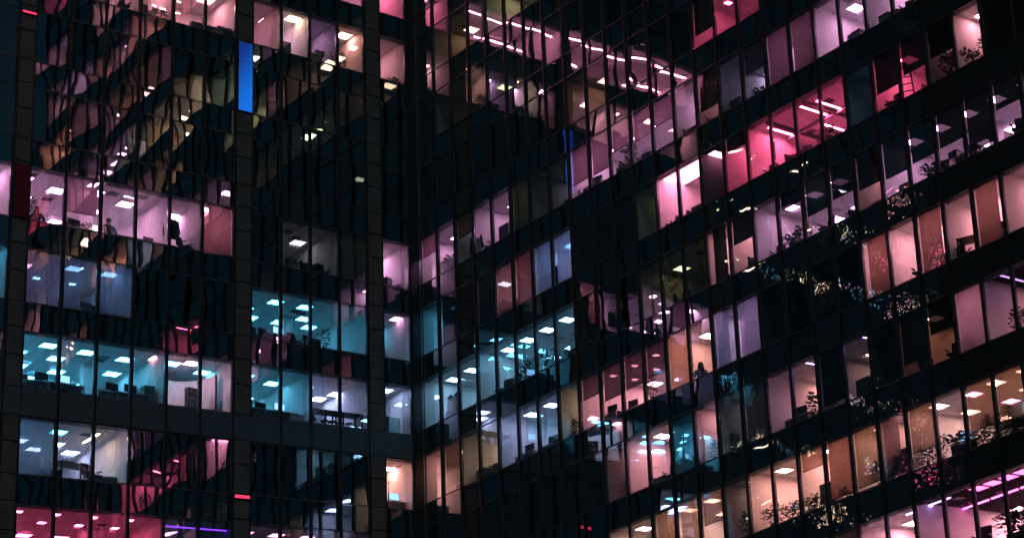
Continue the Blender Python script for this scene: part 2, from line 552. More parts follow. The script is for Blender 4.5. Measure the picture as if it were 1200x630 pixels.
# ------------------------------------------------------------------ rooms and lamps
LAMPMESH = {}
def lamp_mesh(kind, pal, inten):
    key = (kind, pal, round(inten, 2))
    if key in LAMPMESH:
        return LAMPMESH[key]
    e = lampmat(pal, inten * KINDGAIN.get(kind, 1.0)); b = MB(); F = M['lampframe']
    w, l = {'p': (.60, .60), 'q': (1.15, 1.15), 's': (.12, 1.5), 'f': (1.46, .12), 'm': (.30, .30), 'g': (.60, .60)}[kind]
    x, y = w / 2, l / 2; t = .02
    for (x0, x1, y0, y1) in ((-x - t, -x, -y - t, y + t), (x, x + t, -y - t, y + t), (-x, x, -y - t, -y), (-x, x, y, y + t)):
        b.box(x0, x1, y0, y1, -.045, -.004, F)
    b.box(-x, x, -y, y, -.012, -.004, F)
    if kind == 'g':        # louvred panel: a lattice of small lit cells
        n = 4
        for i in range(n):
            for j in range(n):
                a0, a1 = -x + (i + .12) * w / n, -x + (i + .88) * w / n
                c0, c1 = -y + (j + .12) * l / n, -y + (j + .88) * l / n
                b.quad([(a0, c1, -.03), (a1, c1, -.03), (a1, c0, -.03), (a0, c0, -.03)], e)
    elif kind == 'f':      # a tube, lit all round
        b.tube((-x, 0, -.05), (x, 0, -.05), .045, .045, e, 8)
    else:
        b.quad([(-x, y, -.03), (x, y, -.03), (x, -y, -.03), (-x, -y, -.03)], e)
    LAMPMESH[key] = b.mesh('ceiling_light')
    return LAMPMESH[key]

FAR = []; LAMPS = []
LOWFLOOR = {('b1', 3, 0): -.3, ('b1', 3, 1): -.3, ('b1', 3, 2): -.3, ('b1', 3, 3): -.3, ('r', 6, 12): -.3, ('r', 6, 13): -.5}
CAM_LOC = Vector((-13.5258 * H, -22.7994 * H, ZG)); CAM_ROT = Euler((1.8799, .1576, -.935)).to_matrix()
def project(p):
    q = CAM_ROT.transposed() @ (Vector(p) - CAM_LOC)
    return 1534.26 + 2283.84 * q.x / -q.z, 399.6 - 2283.84 * q.y / -q.z
DEPTHN = ['nearest the glass', 'second from glass', 'third from glass', 'fourth from glass', 'fifth from glass']
LAMPKIND = {'p': 'ceiling panel', 'q': 'large panel', 's': 'strip light', 'f': 'long strip light', 'm': 'small lamp', 'g': 'louvred panel'}
def lamp(bay, k, c, frac, d, di, kind, pal, inten, lower=0.0):
    stuff = (bay in ('a0', 'b0') and k != 3) or k < -1
    w = wing(bay)
    a, e = BAY[bay][c]
    o = bpy.data.objects.new('ceiling_light', lamp_mesh(kind, pal, inten)); COL.objects.link(o)
    o.location = world(w, a + (e - a) * frac, d, Z(w, k) + WH(w) + .055 - lower)
    o.rotation_euler = (0, 0, RZ[w])
    px, py = project(o.location)
    if stuff or not (-12 < px < 1212 and -12 < py < 642):
        FAR.append(o); return
    LAMPS.append((bay, k, c, d, frac, kind, pal, o))

def room(bay, k, c0, c1, dep, pal=None, I=1.0, lamps=(), wall='wall_white', ceil='ceil', back=None, floor='carpet', beams=0):
    """A closed office behind windows c0..c1. lamps: (kind, [depths], cols or None, fraction across the window, palette or None, gain)"""
    w = wing(bay)
    a = BAY[bay][c0][0] + .02; e = BAY[bay][c1][1] - .02
    z0 = Z(w, k) - .10 + LOWFLOOR.get((bay, k, c0), 0); z1 = Z(w, k) + WH(w) + .06
    f = .105 if w == 'R' else .115
    b = MB(); W = M[wall]; B = M[back or wall]
    b.quad([(a, f, z0), (e, f, z0), (e, dep, z0), (a, dep, z0)], M[floor])
    b.quad([(a, f, z1), (a, dep, z1), (e, dep, z1), (e, f, z1)], M[ceil])
    b.quad([(a, dep, z0), (e, dep, z0), (e, dep, z1), (a, dep, z1)], B)
    b.quad([(a, f, z0), (a, dep, z0), (a, dep, z1), (a, f, z1)], W)
    b.quad([(e, f, z0), (e, f, z1), (e, dep, z1), (e, dep, z0)], W)
    if pal and floor != 'black':
        b.box(a + .01, e - .01, f + .02, f + .20, z1 - .13, z1 - .002, M['cab_grey'])      # the box that hides the blinds
        q = random.Random(c0 * 31 + k * 7 + (0 if w == 'R' else 500))
        u = a + .4
        while u < e - 1.3 and dep > 3:                       # doors, shelving and boards along the back wall
            t = q.random()
            if t < .28:
                b.box(u, u + .95, dep - .04, dep - .005, z0 + .005, z0 + 2.1, M[q.choice(['wood_dark', 'wood_pale', 'cab_grey'])]); b.box(u + .8, u + .9, dep - .07, dep - .041, z0 + .95, z0 + 1.05, M['metal_grey'])
            elif t < .52:
                b.box(u, u + 1.1, dep - .42, dep - .005, z0 + .005, z0 + q.uniform(1.0, 2.0), M[q.choice(['cab_grey', 'white_gloss', 'wood_pale', 'wood_dark'])])
            elif t < .72:
                b.box(u, u + 1.2, dep - .03, dep - .005, z0 + 1.0, z0 + 1.9, M[q.choice(['white_gloss', 'paper', 'wall_grey', 'cloth_dark'])])
            u += q.uniform(1.25, 2.2)
        for _ in range(int((e - a) * dep / 9)):              # air grilles and hatches in the ceiling
            x0 = q.uniform(a + .3, max(a + .31, e - .9)); y0 = q.uniform(f + .4, dep - .8)
            b.box(x0, x0 + .42, y0, y0 + .42, z1 - .012, z1 - .004, M[q.choice(['vent', 'wall_grey', 'cab_grey'])])
        if e - a > 4 and dep > 5:                            # a free-standing square column and a glazed screen rail
            u = a + (e - a) * q.uniform(.35, .7); b.box(u, u + .45, 3.0, 3.45, z0 + .005, z1 - .005, W)
            b.box(a + .02, u - .4, 4.6, 4.64, z0 + 1.05, z0 + 1.12, M['metal_grey'])
    if beams:
        y = f + .5
        y += 1.6
        b.box(a + .01, e - .01, y, y + .10, z1 - .16, z1 - .003, M['wall_grey'])
        u = a + PR * beams
        while u < e:
            b.box(u, u + .08, f + .25, dep - .02, z1 - .18, z1 - .006, M['wall_dark']); u += PR * 1.5
    b.obj('room', STOREY[(w, k)])
    for L in lamps:
        kind, ds, cols, fr = L[0], L[1], L[2], L[3]
        lp = L[4] if len(L) > 4 and L[4] else pal
        gain = L[5] if len(L) > 5 else 1.0
        low = L[6] if len(L) > 6 else 0.0
        for c in (cols if cols is not None else range(c0, c1 + 1)):
            for di, d in enumerate(ds):
                if d < dep - .3:
                    lamp(bay, k, c, fr, d, di, kind, lp, I * gain, low)
DONE = set()
def R_(bay, k, c0, c1, dep, pal=None, I=1.0, lamps=(), **kw):
    for c in range(c0, c1 + 1):
        DONE.add((bay, k, c))
    room(bay, k, c0, c1, dep, pal, I, lamps, **kw)

P2 = ('p', [1.1, 3.5], None, .5)
P3 = ('p', [1.0, 3.4, 5.8], None, .5)
P1 = ('p', [1.4], None, .5)
#SPEC_ROOMS
# ---- right wing
R_('r', 2, 14, 16, 5, 'hp', .55, [('s', [1.2, 3.2], [15, 16], .4), ('m', [1.6], [14], .5)])
R_('r', 3, 0, 1, 4.2, 'pv', .95, [('p', [1.6], [0, 1], .62)])
R_('r', 3, 2, 2, 3, 'gr', .12, [('p', [1.5], [2], .5)])
R_('r', 3, 3, 4, 4.2, 'pv', 1.0, [('p', [1.7], [3, 4], .7)])
R_('r', 3, 5, 5, 4, 'ol', .3, [('p', [2.2], [5], .5)])
R_('r', 3, 6, 7, 5, 'gr', .22, [('p', [2.6], [6], .5)], wall='wall_grey')
R_('r', 3, 8, 12, 7.5, 'pv', .95, [('p', [1.5, 4.2], None, .55)])
R_('r', 3, 13, 13, 4, 'pv', 1.15, [('p', [2.0], [13], .55)])
R_('r', 3, 14, 14, 3.5, 'pk', .4, [('p', [1.6], [14], .5)])
R_('r', 3, 15, 16, 5, 'pv2', .36, [('p', [2.8], [15, 16], .3)])
R_('r', 3, 17, 18, 4.5, 'pv', .85, [('p', [1.8], [17, 18], .5)])
R_('r', 3, 19, 20, 5, 'pv', 1.15, [('p', [1.7], [19, 20], .6), ('p', [3.8], [19, 20], .5)])
R_('r', 3, 21, 22, 5, 'pv', .9, [('p', [2.2], [21, 22], .5)])
R_('r', 4, 0, 1, 4, 'te', .95, [('p', [1.5], [0], .55), ('p', [2.8], [1], .5)])
R_('r', 4, 3, 3, 3, 'pk', .22, [('p', [1.4], [3], .5)], wall='wall_grey')
R_('r', 4, 4, 5, 4, 'pk', .8, [('p', [2.2], [4, 5], .5)])
R_('r', 4, 6, 7, 4.5, 'bv', .85, [('p', [1.6], [6, 7], .6), ('p', [3.0], [6, 7], .5, 'pv', .6)])
R_('r', 4, 11, 11, 3.5, 'ol', .05, [('p', [1.6], [11], .5)])
R_('r', 4, 12, 13, 2.6, 'h2', .34, [('q', [1.0], [12, 13], .35), ('q', [1.0], [12, 13], .98)])
R_('r', 4, 15, 15, 3.4, 'hp', .9, [('p', [1.4], [15], .5)])
R_('r', 4, 16, 19, 6.0, 'hp', 1.5, [('s', [1.6], [16, 18], .3), ('s', [3.4], [17, 19], .3), ('s', [1.4, 4.2], [17, 19], .8)], beams=.55)
R_('r', 4, 20, 20, 4, 'gr', .03, [('p', [2.0], [20], .5)], wall='wall_grey')
R_('r', 4, 21, 22, 4.5, 'hp', 1.0, [('p', [1.5], [21, 22], .5), ('m', [2.6], [22], .6)])
R_('r', 4, 23, 23, 4.0, 'pk', .22, [('p', [1.5], [23], .5)], wall='wall_grey')
R_('r', 4, 24, 24, 4.5, 'pk', .62, [('m', [1.2], [24], .3, None, 3.0), ('m', [2.8], [24], .5, None, 3)], back='wall_tan')
R_('r', 5, 0, 2, 6.5, 'tv', .75, [('p', [1.3, 3.6, 5.4], None, .45)])
R_('r', 5, 3, 7, 7.0, 'tv', .72, [('p', [1.2, 3.7], None, .55)])
R_('r', 5, 11, 13, 4.5, 'ol', .10, [('p', [1.8], [11, 13], .5), ('m', [2.2], [12], .7)], wall='wall_tan')
R_('r', 5, 14, 14, 3.4, 'pk', 1.1, [('p', [1.6], [14], .5)])
R_('r', 5, 15, 15, 3.4, 'pk', 1.0, [('p', [1.2], [15], .6)])
R_('r', 5, 16, 19, 8.0, 'pv', .62, [('p', [1.4, 4.0, 6.4], None, .55)])
R_('r', 5, 20, 20, 4.0, 'pk', .5, [('p', [1.6], [20], .5)])
R_('r', 5, 21, 25, 8.0, 'pv', .7, [('p', [1.3, 3.9, 6.4], None, .5)])
R_('r', 5, 26, 28, 6.0, 'ol', .3, [('p', [1.6], None, .5)])
R_('r', 6, 0, 0, 4.0, 'sa', 1.0, [('p', [1.6], [0], .55)], wall='wall_white')
R_('r', 6, 1, 1, 3.2, 'sa', .6, [('p', [1.4], [1], .5)])
R_('r', 6, 2, 3, 4.4, 'tan', .6, [('p', [1.4], [3], .55), ('p', [2.6], [2], .5)])
R_('r', 6, 4, 6, 6.0, 'lb', .8, [('p', [1.2, 3.6], None, .6)])
R_('r', 6, 7, 7, 3.8, 'tan', .75, [('p', [2.0], [7], .5)])
R_('r', 6, 8, 11, 5.5, 'pk', .85, [('p', [3.6], None, .5), ('m', [1.2, 2.4], None, .6, None, 1.3)])
R_('r', 6, 12, 13, 4.4, 'sa', 1.15, [('p', [1.7], [12, 13], .55)])
R_('r', 6, 14, 15, 4.4, 'pv2', .85, [('p', [1.6], [14, 15], .6)])
for c in (20, 22, 24):
    R_('r', 6, c, c, 3.6, 'pk', 1.6, [('p', [1.5], [c], .5)])
for c in (21, 23, 25):
    R_('r', 6, c, c, 4.4, 'pk', 1.8, [('p', [2.3 if c > 21 else 1.2], [c], .5 if c > 21 else .8)])
R_('r', 6, 26, 28, 5, 'pk', .7, [P2])
R_('r', 7, 9, 9, 3.5, 'pk', .14, [('p', [1.5], [9], .5)])
R_('r', 7, 10, 11, 3.6, 'pk', 1.25, [('p', [1.3], [10, 11], .6)])
R_('r', 7, 12, 12, 3.6, 'te', .55, [('p', [1.6], [12], .5)], wall='wall_grey')  # teal room lamp added to stand in for a reflection in the glass
R_('r', 7, 13, 13, 4.2, 'pk', .75, [('p', [1.4], [13], .5)])
R_('r', 7, 14, 15, 4.0, 'gr', .10, [('p', [1.8], [14, 15], .5)])
R_('r', 7, 16, 17, 5.0, 'sa', .9, [('p', [3.0], [16, 17], .4), ('s', [1.0], [17], .3, 'vs', .22), ('s', [1.0], [17], .75, 'vs', .22)], back='wall_tan')
R_('r', 7, 18, 19, 5.0, 'ol', .16, [('p', [3.4], [18, 19], .4), ('s', [1.1], [19], .5, 'vs', 1.3), ('s', [2.8], [18], .5, 'sa', 2)], wall='wall_grey')
R_('r', 7, 21, 22, 5.0, 'sa', .14, [('p', [1.6, 3.6], None, .4)], wall='wall_tan')
R_('r', 7, 23, 23, 4.0, 'pk', 1.0, [('p', [1.6], [23], .5)])
R_('r', 7, 24, 28, 6.0, 'sa', .28, [('p', [3.6], [24, 25, 26], .5, 'pk', 5.0), ('s', [1.1], [24, 25, 26], .4, 'vs', .14), ('s', [1.1], [25, 26], .8, 'vs', .14)], ceil='ceil_dark')
R_('r', 8, 9, 10, 5, 'or', 1.0, [('p', [1.3, 3.2], None, .55)])
R_('r', 8, 11, 13, 5, 'or', 1.0, [('p', [1.3, 3.2], None, .55)])
R_('r', 8, 14, 14, 3.6, 'or', .55, [('p', [1.6], [14], .5)], wall='wall_grey')
R_('r', 8, 15, 16, 5.2, 'sa', 1.05, [('p', [1.2, 2.6], None, .6)], back='wall_tan')
R_('r', 8, 17, 18, 4.6, 'sa', 1.05, [('p', [1.2, 2.8], None, .5)])
R_('r', 8, 19, 19, 5, 'or', 1.05, [('p', [1.1, 2.2], [19], .5)])
R_('r', 8, 20, 20, 4, 'sa', .7, [('p', [1.6], [20], .5)])
R_('r', 8, 21, 25, 7.5, 'or', .9, [('p', [1.1, 2.9, 4.8], [21, 23, 24, 25], .5), ('p', [1.3, 3.4], [22], .6, 'pv', .8)])
R_('r', 8, 26, 28, 5, 'or', .7, [P2])
R_('r', 9, 17, 18, 4, 'sa', .12, [('p', [1.6], None, .5)])
R_('r', 9, 19, 20, 4.5, 'pk', 2.0, [('p', [2.2], [19, 20], .5), ('f', [.9], [20], .6, 'vs', .10)])
R_('r', 9, 21, 28, 7, 'pk', 1.9, [('p', [5.0, 6.2], [21, 22, 23, 24, 25], .5), ('f', [.8], [21], .3, 'vs', .05), ('f', [2.6], [21, 22, 23], .5, 'mp', .05),
                                 ('p', [1.0], [22, 23], .6, 'mp', .07), ('p', [1.0], [23, 24], .08, 'mp', .07), ('p', [2.4], [24, 25], .3, 'mp', .07)], ceil='ceil_dark')
# ---- left wing
R_('b1', -1, 0, 5, 6, 'hp', .9, [('f', [1.2], None, .5, 'h2', .9), ('f', [3.6], [0, 1, 4, 5], .5, 'h2', .9)])
R_('b2', -1, 0, 3, 6, 'hp', .9, [('f', [1.2], None, .5, 'h2', .9), ('f', [3.6], [0, 1], .5, 'h2', .9)])
R_('b3', -1, 0, 0, 4, 'hp', .95, [('p', [1.8], [0], .4, 'h2', .5), ('p', [1.8], [0], .8)])
R_('b1', 0, 0, 2, 6, 'pk', .5, [('p', [1.6], None, .5)])
R_('b1', 0, 3, 3, 3.5, 'pk', 1.2, [('p', [1.3], [3], .5)])
R_('b1', 0, 4, 5, 3.2, 'pk', 1.1, [('p', [1.6], [4, 5], .5)])
R_('b2', 0, 0, 0, 4.5, 'pk', .30, [('p', [1.2, 3.0], [0], .15, 'pv', 2.2)], wall='wall_tan')
R_('b2', 0, 1, 1, 3.4, 'tan', .62, [('p', [2.0], [1], .18, 'pv', 1.3), ('p', [1.0], [1], .75)])
R_('b2', 0, 2, 2, 5.0, 'pv', .35, [('p', [1.8], [2], .3, None, 2.4)], wall='wall_grey')
R_('b2', 0, 3, 3, 3.6, 'tan', .8, [('p', [1.2], [3], .7, 'sa', 1)])
R_('b3', 0, 0, 0, 3.6, 'pk', .75, [('p', [2.0], [0], .3)])
R_('b0', 3, 5, 5, 6, 'pv', 1.0, [('p', [1.1, 3.5], [5], .5)])
R_('b1', 3, 0, 3, 9.5, 'pv', .92, [('p', [1.5, 5.6], [0, 2], .25), ('p', [3.6], [0, 2], .75), ('p', [2.1, 5.4], [1, 3], .3), ('p', [7.6], [1, 3], .6)])
R_('b1', 3, 4, 4, 4.4, 'pv', 1.1, [('p', [2.4], [4], .75)])
R_('b1', 3, 5, 5, 3.6, 'pk', 1.2, [('p', [1.6], [5], .4)])
R_('b2', 3, 1, 2, 5, 'gr', .16, [('p', [2.6], [1, 2], .5)])
R_('b2', 3, 3, 3, 3.5, 'ol', .035, [('p', [1.6], [3], .5)])
R_('b3', 3, 0, 0, 5, 'pv', 1.0, [('p', [2.3], [0], .55), ('p', [4.0], [0], .2)])
R_('b0', 4, 5, 5, 6, 'te', .6, [('p', [1.1, 3.5], [5], .5)])
R_('b1', 4, 0, 2, 5.5, 'bv', .7, [('p', [2.2], [0], .5, 'pv', .8), ('g', [1.6], [1, 2], .75), ('m', [3.4], [1, 2], .2)])
R_('b2', 4, 0, 3, 8, 'te', .95, [('g', [1.5, 4.0], [1, 2], .35), ('g', [3.0], [0, 2], .85), ('g', [2.4, 5.2], [0], .2), ('g', [4.0, 6.2], [3], .4)])
R_('b3', 4, 0, 0, 5, 'te', 1.0, [('p', [2.8], [0], .5), ('p', [1.0], [0], .9, 'pv', .3)])
R_('b1', 5, 0, 3, 10.0, 'te', 1.0, [('p', [1.4, 4.4, 7.4], [0], .15), ('p', [2.9, 5.9], [0], .62), ('p', [1.5, 4.5], [1], .1), ('p', [3.0, 6.0], [1], .72),
                                   ('p', [1.7, 4.7], [2], .2), ('p', [7.0], [2], .5), ('p', [1.9, 6.2], [3], .35), ('p', [4.0], [3], .6)])
R_('b1', 5, 4, 5, 7.0, 'tv', 1.05, [('p', [1.6], [4], .65, 'te', 1.0), ('p', [2.2], [5], .75, 'te', 1), ('p', [1.2], [4, 5], .1, 'pk', .55)])
R_('b2', 5, 0, 1, 8.0, 'te', .95, [('p', [1.9, 4.0], [0], .5), ('p', [2.4, 5.0], [1], .55), ('p', [6.4], [0, 1], .2)])
R_('b2', 5, 2, 3, 5.2, 'lb', .95, [('p', [2.4], [2], .65), ('p', [3.4], [2], .3), ('p', [2.7], [3], .85), ('p', [3.7], [3], .6)])
R_('b3', 5, 0, 0, 3.8, 'lb', .85, [('p', [1.2], [0], .5)])
R_('b1', 6, 0, 2, 6.5, 'lb', .8, [('p', [1.4], [0], .2, 'te', .8), ('p', [3.9], [0], .7), ('p', [1.7], [1], .5, 'te', .9), ('p', [3.4], [0, 1], .9),
                                  ('s', [2.0], [2], .5, 'tan', .8), ('p', [4.4], [1, 2], .6)])
R_('b3', 6, 0, 0, 5.5, 'sa', 1.1, [('p', [1.8, 3.6], [0], .75), ('p', [2.8], [0], .15)])
R_('b1', 7, 0, 3, 6, 'mg', .55, [('p', [4.8], None, .5), ('m', [1.2, 2.6], None, .4, 'hp', 1.2)])
R_('b1', 7, 4, 5, 5, 'bv', .22, [('f', [.5], [4, 5], .5, 'nv', .2, .32), ('p', [3.5], [4], .5)], wall='wall_grey')
R_('b2', 7, 0, 3, 5, 'mg', .42, [('p', [1.8], None, .5, 'pv', .35)])
# unseen bays left of the frame: blacked out, lamps added for sparkles mirrored opposite
for k in (0, 1, 2, 4, 5, 6, 7, 8):
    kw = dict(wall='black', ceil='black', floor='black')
    R_('a0', k, 0, 2, 5, ['sa', 'hp', 'tan', 'pk'][k % 4], .22, [('m', [.8, 1.9, 3.0], [0, 2], .5, None, .9), ('m', [1.4], [1], .05, 'gr', .8), ('s', [2.0], [1], .2, 'h2', .4)], **kw)
    R_('a0', k, 3, 5, 5, ['gr', 'ol', 'tv'][k % 3], .22, [('m', [.8, 2.6], [3, 5], .3, None, .9), ('m', [1.6], [4, 5], .8, 'ol', .8), ('s', [2.2], [4], .5, 'pv', .4)], **kw)
    if k not in (3, 4):
        R_('b0', k, 0, 5, 5, 'pk', .2, [('s', [1.4], [0, 3], .5, 'tan', 1.5), ('m', [.9, 2.6], [1, 4], .5, 'ol', .9), ('m', [1.8], [2, 5], .1, 'te', .7)], **kw)
# storeys of the right wing above the picture: only their mirror images are seen, in the left wing's glass
rr = random.Random(21)
for k in (-6, -5, -4, -3, -2, -1, 0, 1):
    c = 8 if k < 0 else (15 if k == 1 else 12)
    while c < NR - 1:
        n = rr.choice([0, 1, 1, 2, 3]); e = min(c + n, NR - 1)
        if rr.random() < .72:
            p = rr.choice(['pk', 'pk', 'pv', 'tan', 'ol', 'gr', 'tan', 'hp', 'sa'])
            R_('r', k, c, e, rr.choice([3.2, 4.5, 6]), p, rr.uniform(.8, 2.0), [(rr.choice(['p', 'p', 's']), [rr.uniform(1.2, 2.2), rr.uniform(3.4, 4.2)], None, .5)], wall=rr.choice(['wall_white', 'wall_tan', 'wall_grey']))
        c = e + 1
R_('r', 0, 1, 3, 4.5, 'tan', .22, [('p', [1.8], [1, 3], .5)], wall='wall_tan')
R_('r', 0, 4, 10, 5.0, 'ol', .6, [('p', [1.6], [4, 8], .5), ('p', [3.8], [6, 9], .5)], wall='wall_tan')
R_('r', 1, 1, 7, 4.5, 'ol', .08, [('p', [2.6], [2, 6], .5)], wall='wall_tan')
R_('r', 2, 8, 9, 3.5, 'or', .25, [('p', [1.8], [8], .5)], wall='wall_tan')
R_('r', -1, 2, 7, 4.5, 'tan', .4, [('p', [1.8], None, .5)], wall='wall_tan')
# every other window: an unlit office
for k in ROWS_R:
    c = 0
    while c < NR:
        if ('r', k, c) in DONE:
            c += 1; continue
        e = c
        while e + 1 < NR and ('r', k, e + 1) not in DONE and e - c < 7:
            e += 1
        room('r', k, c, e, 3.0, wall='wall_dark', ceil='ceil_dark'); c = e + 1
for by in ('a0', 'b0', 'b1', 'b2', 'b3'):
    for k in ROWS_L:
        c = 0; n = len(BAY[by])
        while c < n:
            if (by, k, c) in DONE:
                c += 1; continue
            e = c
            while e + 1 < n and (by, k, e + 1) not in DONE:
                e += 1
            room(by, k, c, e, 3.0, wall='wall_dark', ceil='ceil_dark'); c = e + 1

cells = {}
for t in LAMPS:
    cells.setdefault(t[:3], []).append(t)
for (bay, k, c), ts in cells.items():
    ds = sorted({round(t[3], 2) for t in ts})
    for _, _, _, d, frac, kind, pal, o in ts:
        same = sorted(t[4] for t in ts if round(t[3], 2) == round(d, 2))
        side = '' if len(same) == 1 else ('left ' if frac == same[0] else 'right ')
        di = ds.index(round(d, 2))
        dn = ['nearest the glass', 'second from glass', 'third from glass', 'fourth from glass', 'fifth from glass', 'sixth from glass'][di] if len(ds) > 1 else 'over'
        tag(o, side + PAL[pal][1] + ' ' + LAMPKIND[kind] + (', ' if dn == 'over' else ' ' + dn + ', ') + place(bay, k, c), 'ceiling light', 'ceiling lights in the offices')
# the lamps seen only as mirror images or just outside the picture, joined into one object
bmj = bmesh.new(); mats = []
for o in FAR:
    off = len(bmj.verts)
    t = o.data.copy(); t.transform(o.matrix_basis)
    for i, m in enumerate(t.materials):
        if m not in mats: mats.append(m)
    idx = [mats.index(m) for m in t.materials]
    for p in t.polygons: p.material_index = idx[p.material_index]
    bmj.from_mesh(t); bpy.data.meshes.remove(t)
me = bpy.data.meshes.new('far_ceiling_lights'); bmj.to_mesh(me); bmj.free()
for m in mats: me.materials.append(m)
for o in FAR: bpy.data.objects.remove(o)
fo = bpy.data.objects.new('unseen_office_lamps', me); COL.objects.link(fo)
tag(fo, 'unseen office lamps, many added as mirrored sparkles in the right wing glass', 'ceiling lights', None, 'stuff')

# ------------------------------------------------------------------ blinds and curtains
BM = {}
BLN = {'mauve': 'mauve', 'dkmauve': 'dark mauve', 'maroon': 'maroon', 'dark': 'black', 'dkgreen': 'dark green mesh', 'olive': 'olive', 'brown': 'brown', 'salmon': 'salmon',
       'orange': 'orange mesh', 'violet': 'pale violet', 'grey': 'grey'}
def blind(bay, k, c, frac, m, wfrac=1.0, off=0.5):
    w = wing(bay); a, e = BAY[bay][c]; W = (e - a - .2) * wfrac; h = (WH(w) - .02) * frac
    key = (round(W, 3), round(h, 3), m)
    if key not in BM:
        b = MB(); n = 8
        for i in range(n):
            x0, x1 = -W / 2 + W * i / n, -W / 2 + W * (i + 1) / n
            y0 = .006 * math.sin(i * 1.3); y1 = .006 * math.sin((i + 1) * 1.3)
            b.quad([(x0, y0, -h), (x1, y1, -h), (x1, 0, 0), (x0, 0, 0)], M[m])
        b.tube((-W / 2, .02, -.04), (W / 2, .02, -.04), .03, .03, M['metal_grey'], 8)
        b.box(-W / 2, W / 2, -.014, .014, -h - .03, -h, M['plastic_black'])
        BM[key] = b.mesh('roller_blind')
    o = bpy.data.objects.new('roller_blind', BM[key]); COL.objects.link(o)
    d = .15 if w == 'R' else .16
    o.location = world(w, a + .10 + (e - a - .2) * off, d, Z(w, k) + WH(w) + .02)
    o.rotation_euler = (0, 0, RZ[w])
    st = 'fully drawn' if frac > .9 else ('three-quarter drawn' if frac > .68 else ('half drawn' if frac > .42 else 'barely drawn'))
    tag(o, BLN[m] + ' roller blind ' + st + ', ' + place(bay, k, c), 'roller blind', 'roller blinds in the windows')
def curtain(bay, k, c, m, name, wfrac=1.0, off=.5, folds=14, amp=.035):
    w = wing(bay); a, e = BAY[bay][c]; W = (e - a - .14) * wfrac; h = WH(w) - .02
    b = MB(); n = folds * 6; pts = []
    for i in range(n + 1):
        x = -W / 2 + W * i / n
        pts.append((x, amp * math.sin(2 * PI * folds * i / n) + .012 * math.sin(i * .37 + c)))
    for i in range(n):
        (x0, y0), (x1, y1) = pts[i], pts[i + 1]
        b.quad([(x0, y0 * 1.2, -h), (x1, y1 * 1.2, -h), (x1, y1, 0), (x0, y0, 0)], M[m])
    b.box(-W / 2, W / 2, -.02, .02, .005, .03, M['metal_grey'])
    o = b.obj('curtain', None, 0, True)
    o.location = world(w, a + .07 + (e - a - .14) * off, .19 if w == 'R' else .20, Z(w, k) + WH(w) + .01)
    o.rotation_euler = (0, 0, RZ[w])
    tag(o, name + ' curtain hung in folds, ' + place(bay, k, c), 'curtain', 'curtains in the windows')

#SPEC_BLINDS
for k, c, fr, m in [
    (2, 14, .72, 'dark'),
    (3, 0, .42, 'mauve'), (3, 2, .45, 'brown'), (3, 5, 1.0, 'olive'), (3, 8, .72, 'mauve'), (3, 9, .74, 'mauve'), (3, 10, .52, 'mauve'), (3, 11, .56, 'mauve'),
    (3, 12, .50, 'mauve'), (3, 14, .72, 'dark'), (3, 16, .52, 'dkmauve'), (3, 17, 1.0, 'mauve'), (3, 18, 1.0, 'mauve'),
    (4, 1, 1.0, 'dark'), (4, 3, 1.0, 'dark'), (4, 5, 1.0, 'mauve'), (4, 21, .66, 'dark'), (4, 22, .58, 'dark'), (4, 23, .55, 'dark'), (4, 15, .25, 'dark'),
    (5, 15, .46, 'dark'), (5, 17, .28, 'dark'), (5, 18, .62, 'dkgreen'), (5, 19, .55, 'dark'), (5, 20, .62, 'dark'), (5, 21, .66, 'dkgreen'), (5, 22, .62, 'dkgreen'),
    (5, 23, .60, 'dkgreen'), (5, 24, .90, 'dkgreen'), (5, 25, .45, 'dkgreen'), (5, 26, .95, 'dkgreen'),
    (6, 1, .84, 'olive'), (6, 8, .42, 'dkmauve'), (6, 9, .62, 'dkmauve'), (6, 10, .60, 'dkmauve'), (6, 11, .58, 'dkmauve'), (6, 12, 1.0, 'salmon'), (6, 15, 1.0, 'violet'),
    (7, 15, 1.0, 'grey'), (7, 23, 1.0, 'violet'), (7, 22, .5, 'dkgreen'), (7, 21, .8, 'dkgreen'), (7, 18, .9, 'dkgreen'),
    (8, 13, .55, 'orange'), (8, 17, .32, 'orange'), (8, 18, .93, 'brown'), (8, 19, .92, 'orange'), (8, 21, .72, 'orange'), (8, 23, .74, 'orange'), (8, 24, .78, 'orange'), (8, 25, .4, 'orange'),
]:
    blind('r', k, c, fr, m)
blind('r', 5, 14, 1.0, 'dkgreen', .62, .48)
blind('r', 6, 20, 1.0, 'brown', .80, .52); blind('r', 6, 22, 1.0, 'brown', .84, .44); blind('r', 6, 24, 1.0, 'brown', .82, .42)
for c in (6, 7):
    curtain('r', 4, c, 'cblue', 'pale blue', .92, .5, 8)
curtain('r', 4, 4, 'cmauve', 'mauve', 1.0, .5, 6, .02)
curtain('r', 6, 14, 'cblue', 'pale blue', .55, .3, 5)
curtain('r', 8, 11, 'corange', 'orange', .9, .5, 6); curtain('r', 8, 12, 'corange', 'orange', .9, .5, 6)
curtain('r', 8, 20, 'cmauve', 'mauve', .6, .35, 4)
blind('b1', 3, 1, .68, 'mauve'); blind('b1', 3, 5, 1.0, 'maroon')
blind('b2', 3, 3, 1.0, 'olive')
for c in (0, 1, 2):
    curtain('b1', 4, c, 'cblue', ['blue-violet', 'pale blue', 'striped blue'][c], [1, .55, 1][c], [.5, .3, .5][c], [16, 9, 16][c], .03)
curtain('b1', 6, 0, 'cblue', 'striped violet', 1.0, .5, 18, .03)
#SPEC_END

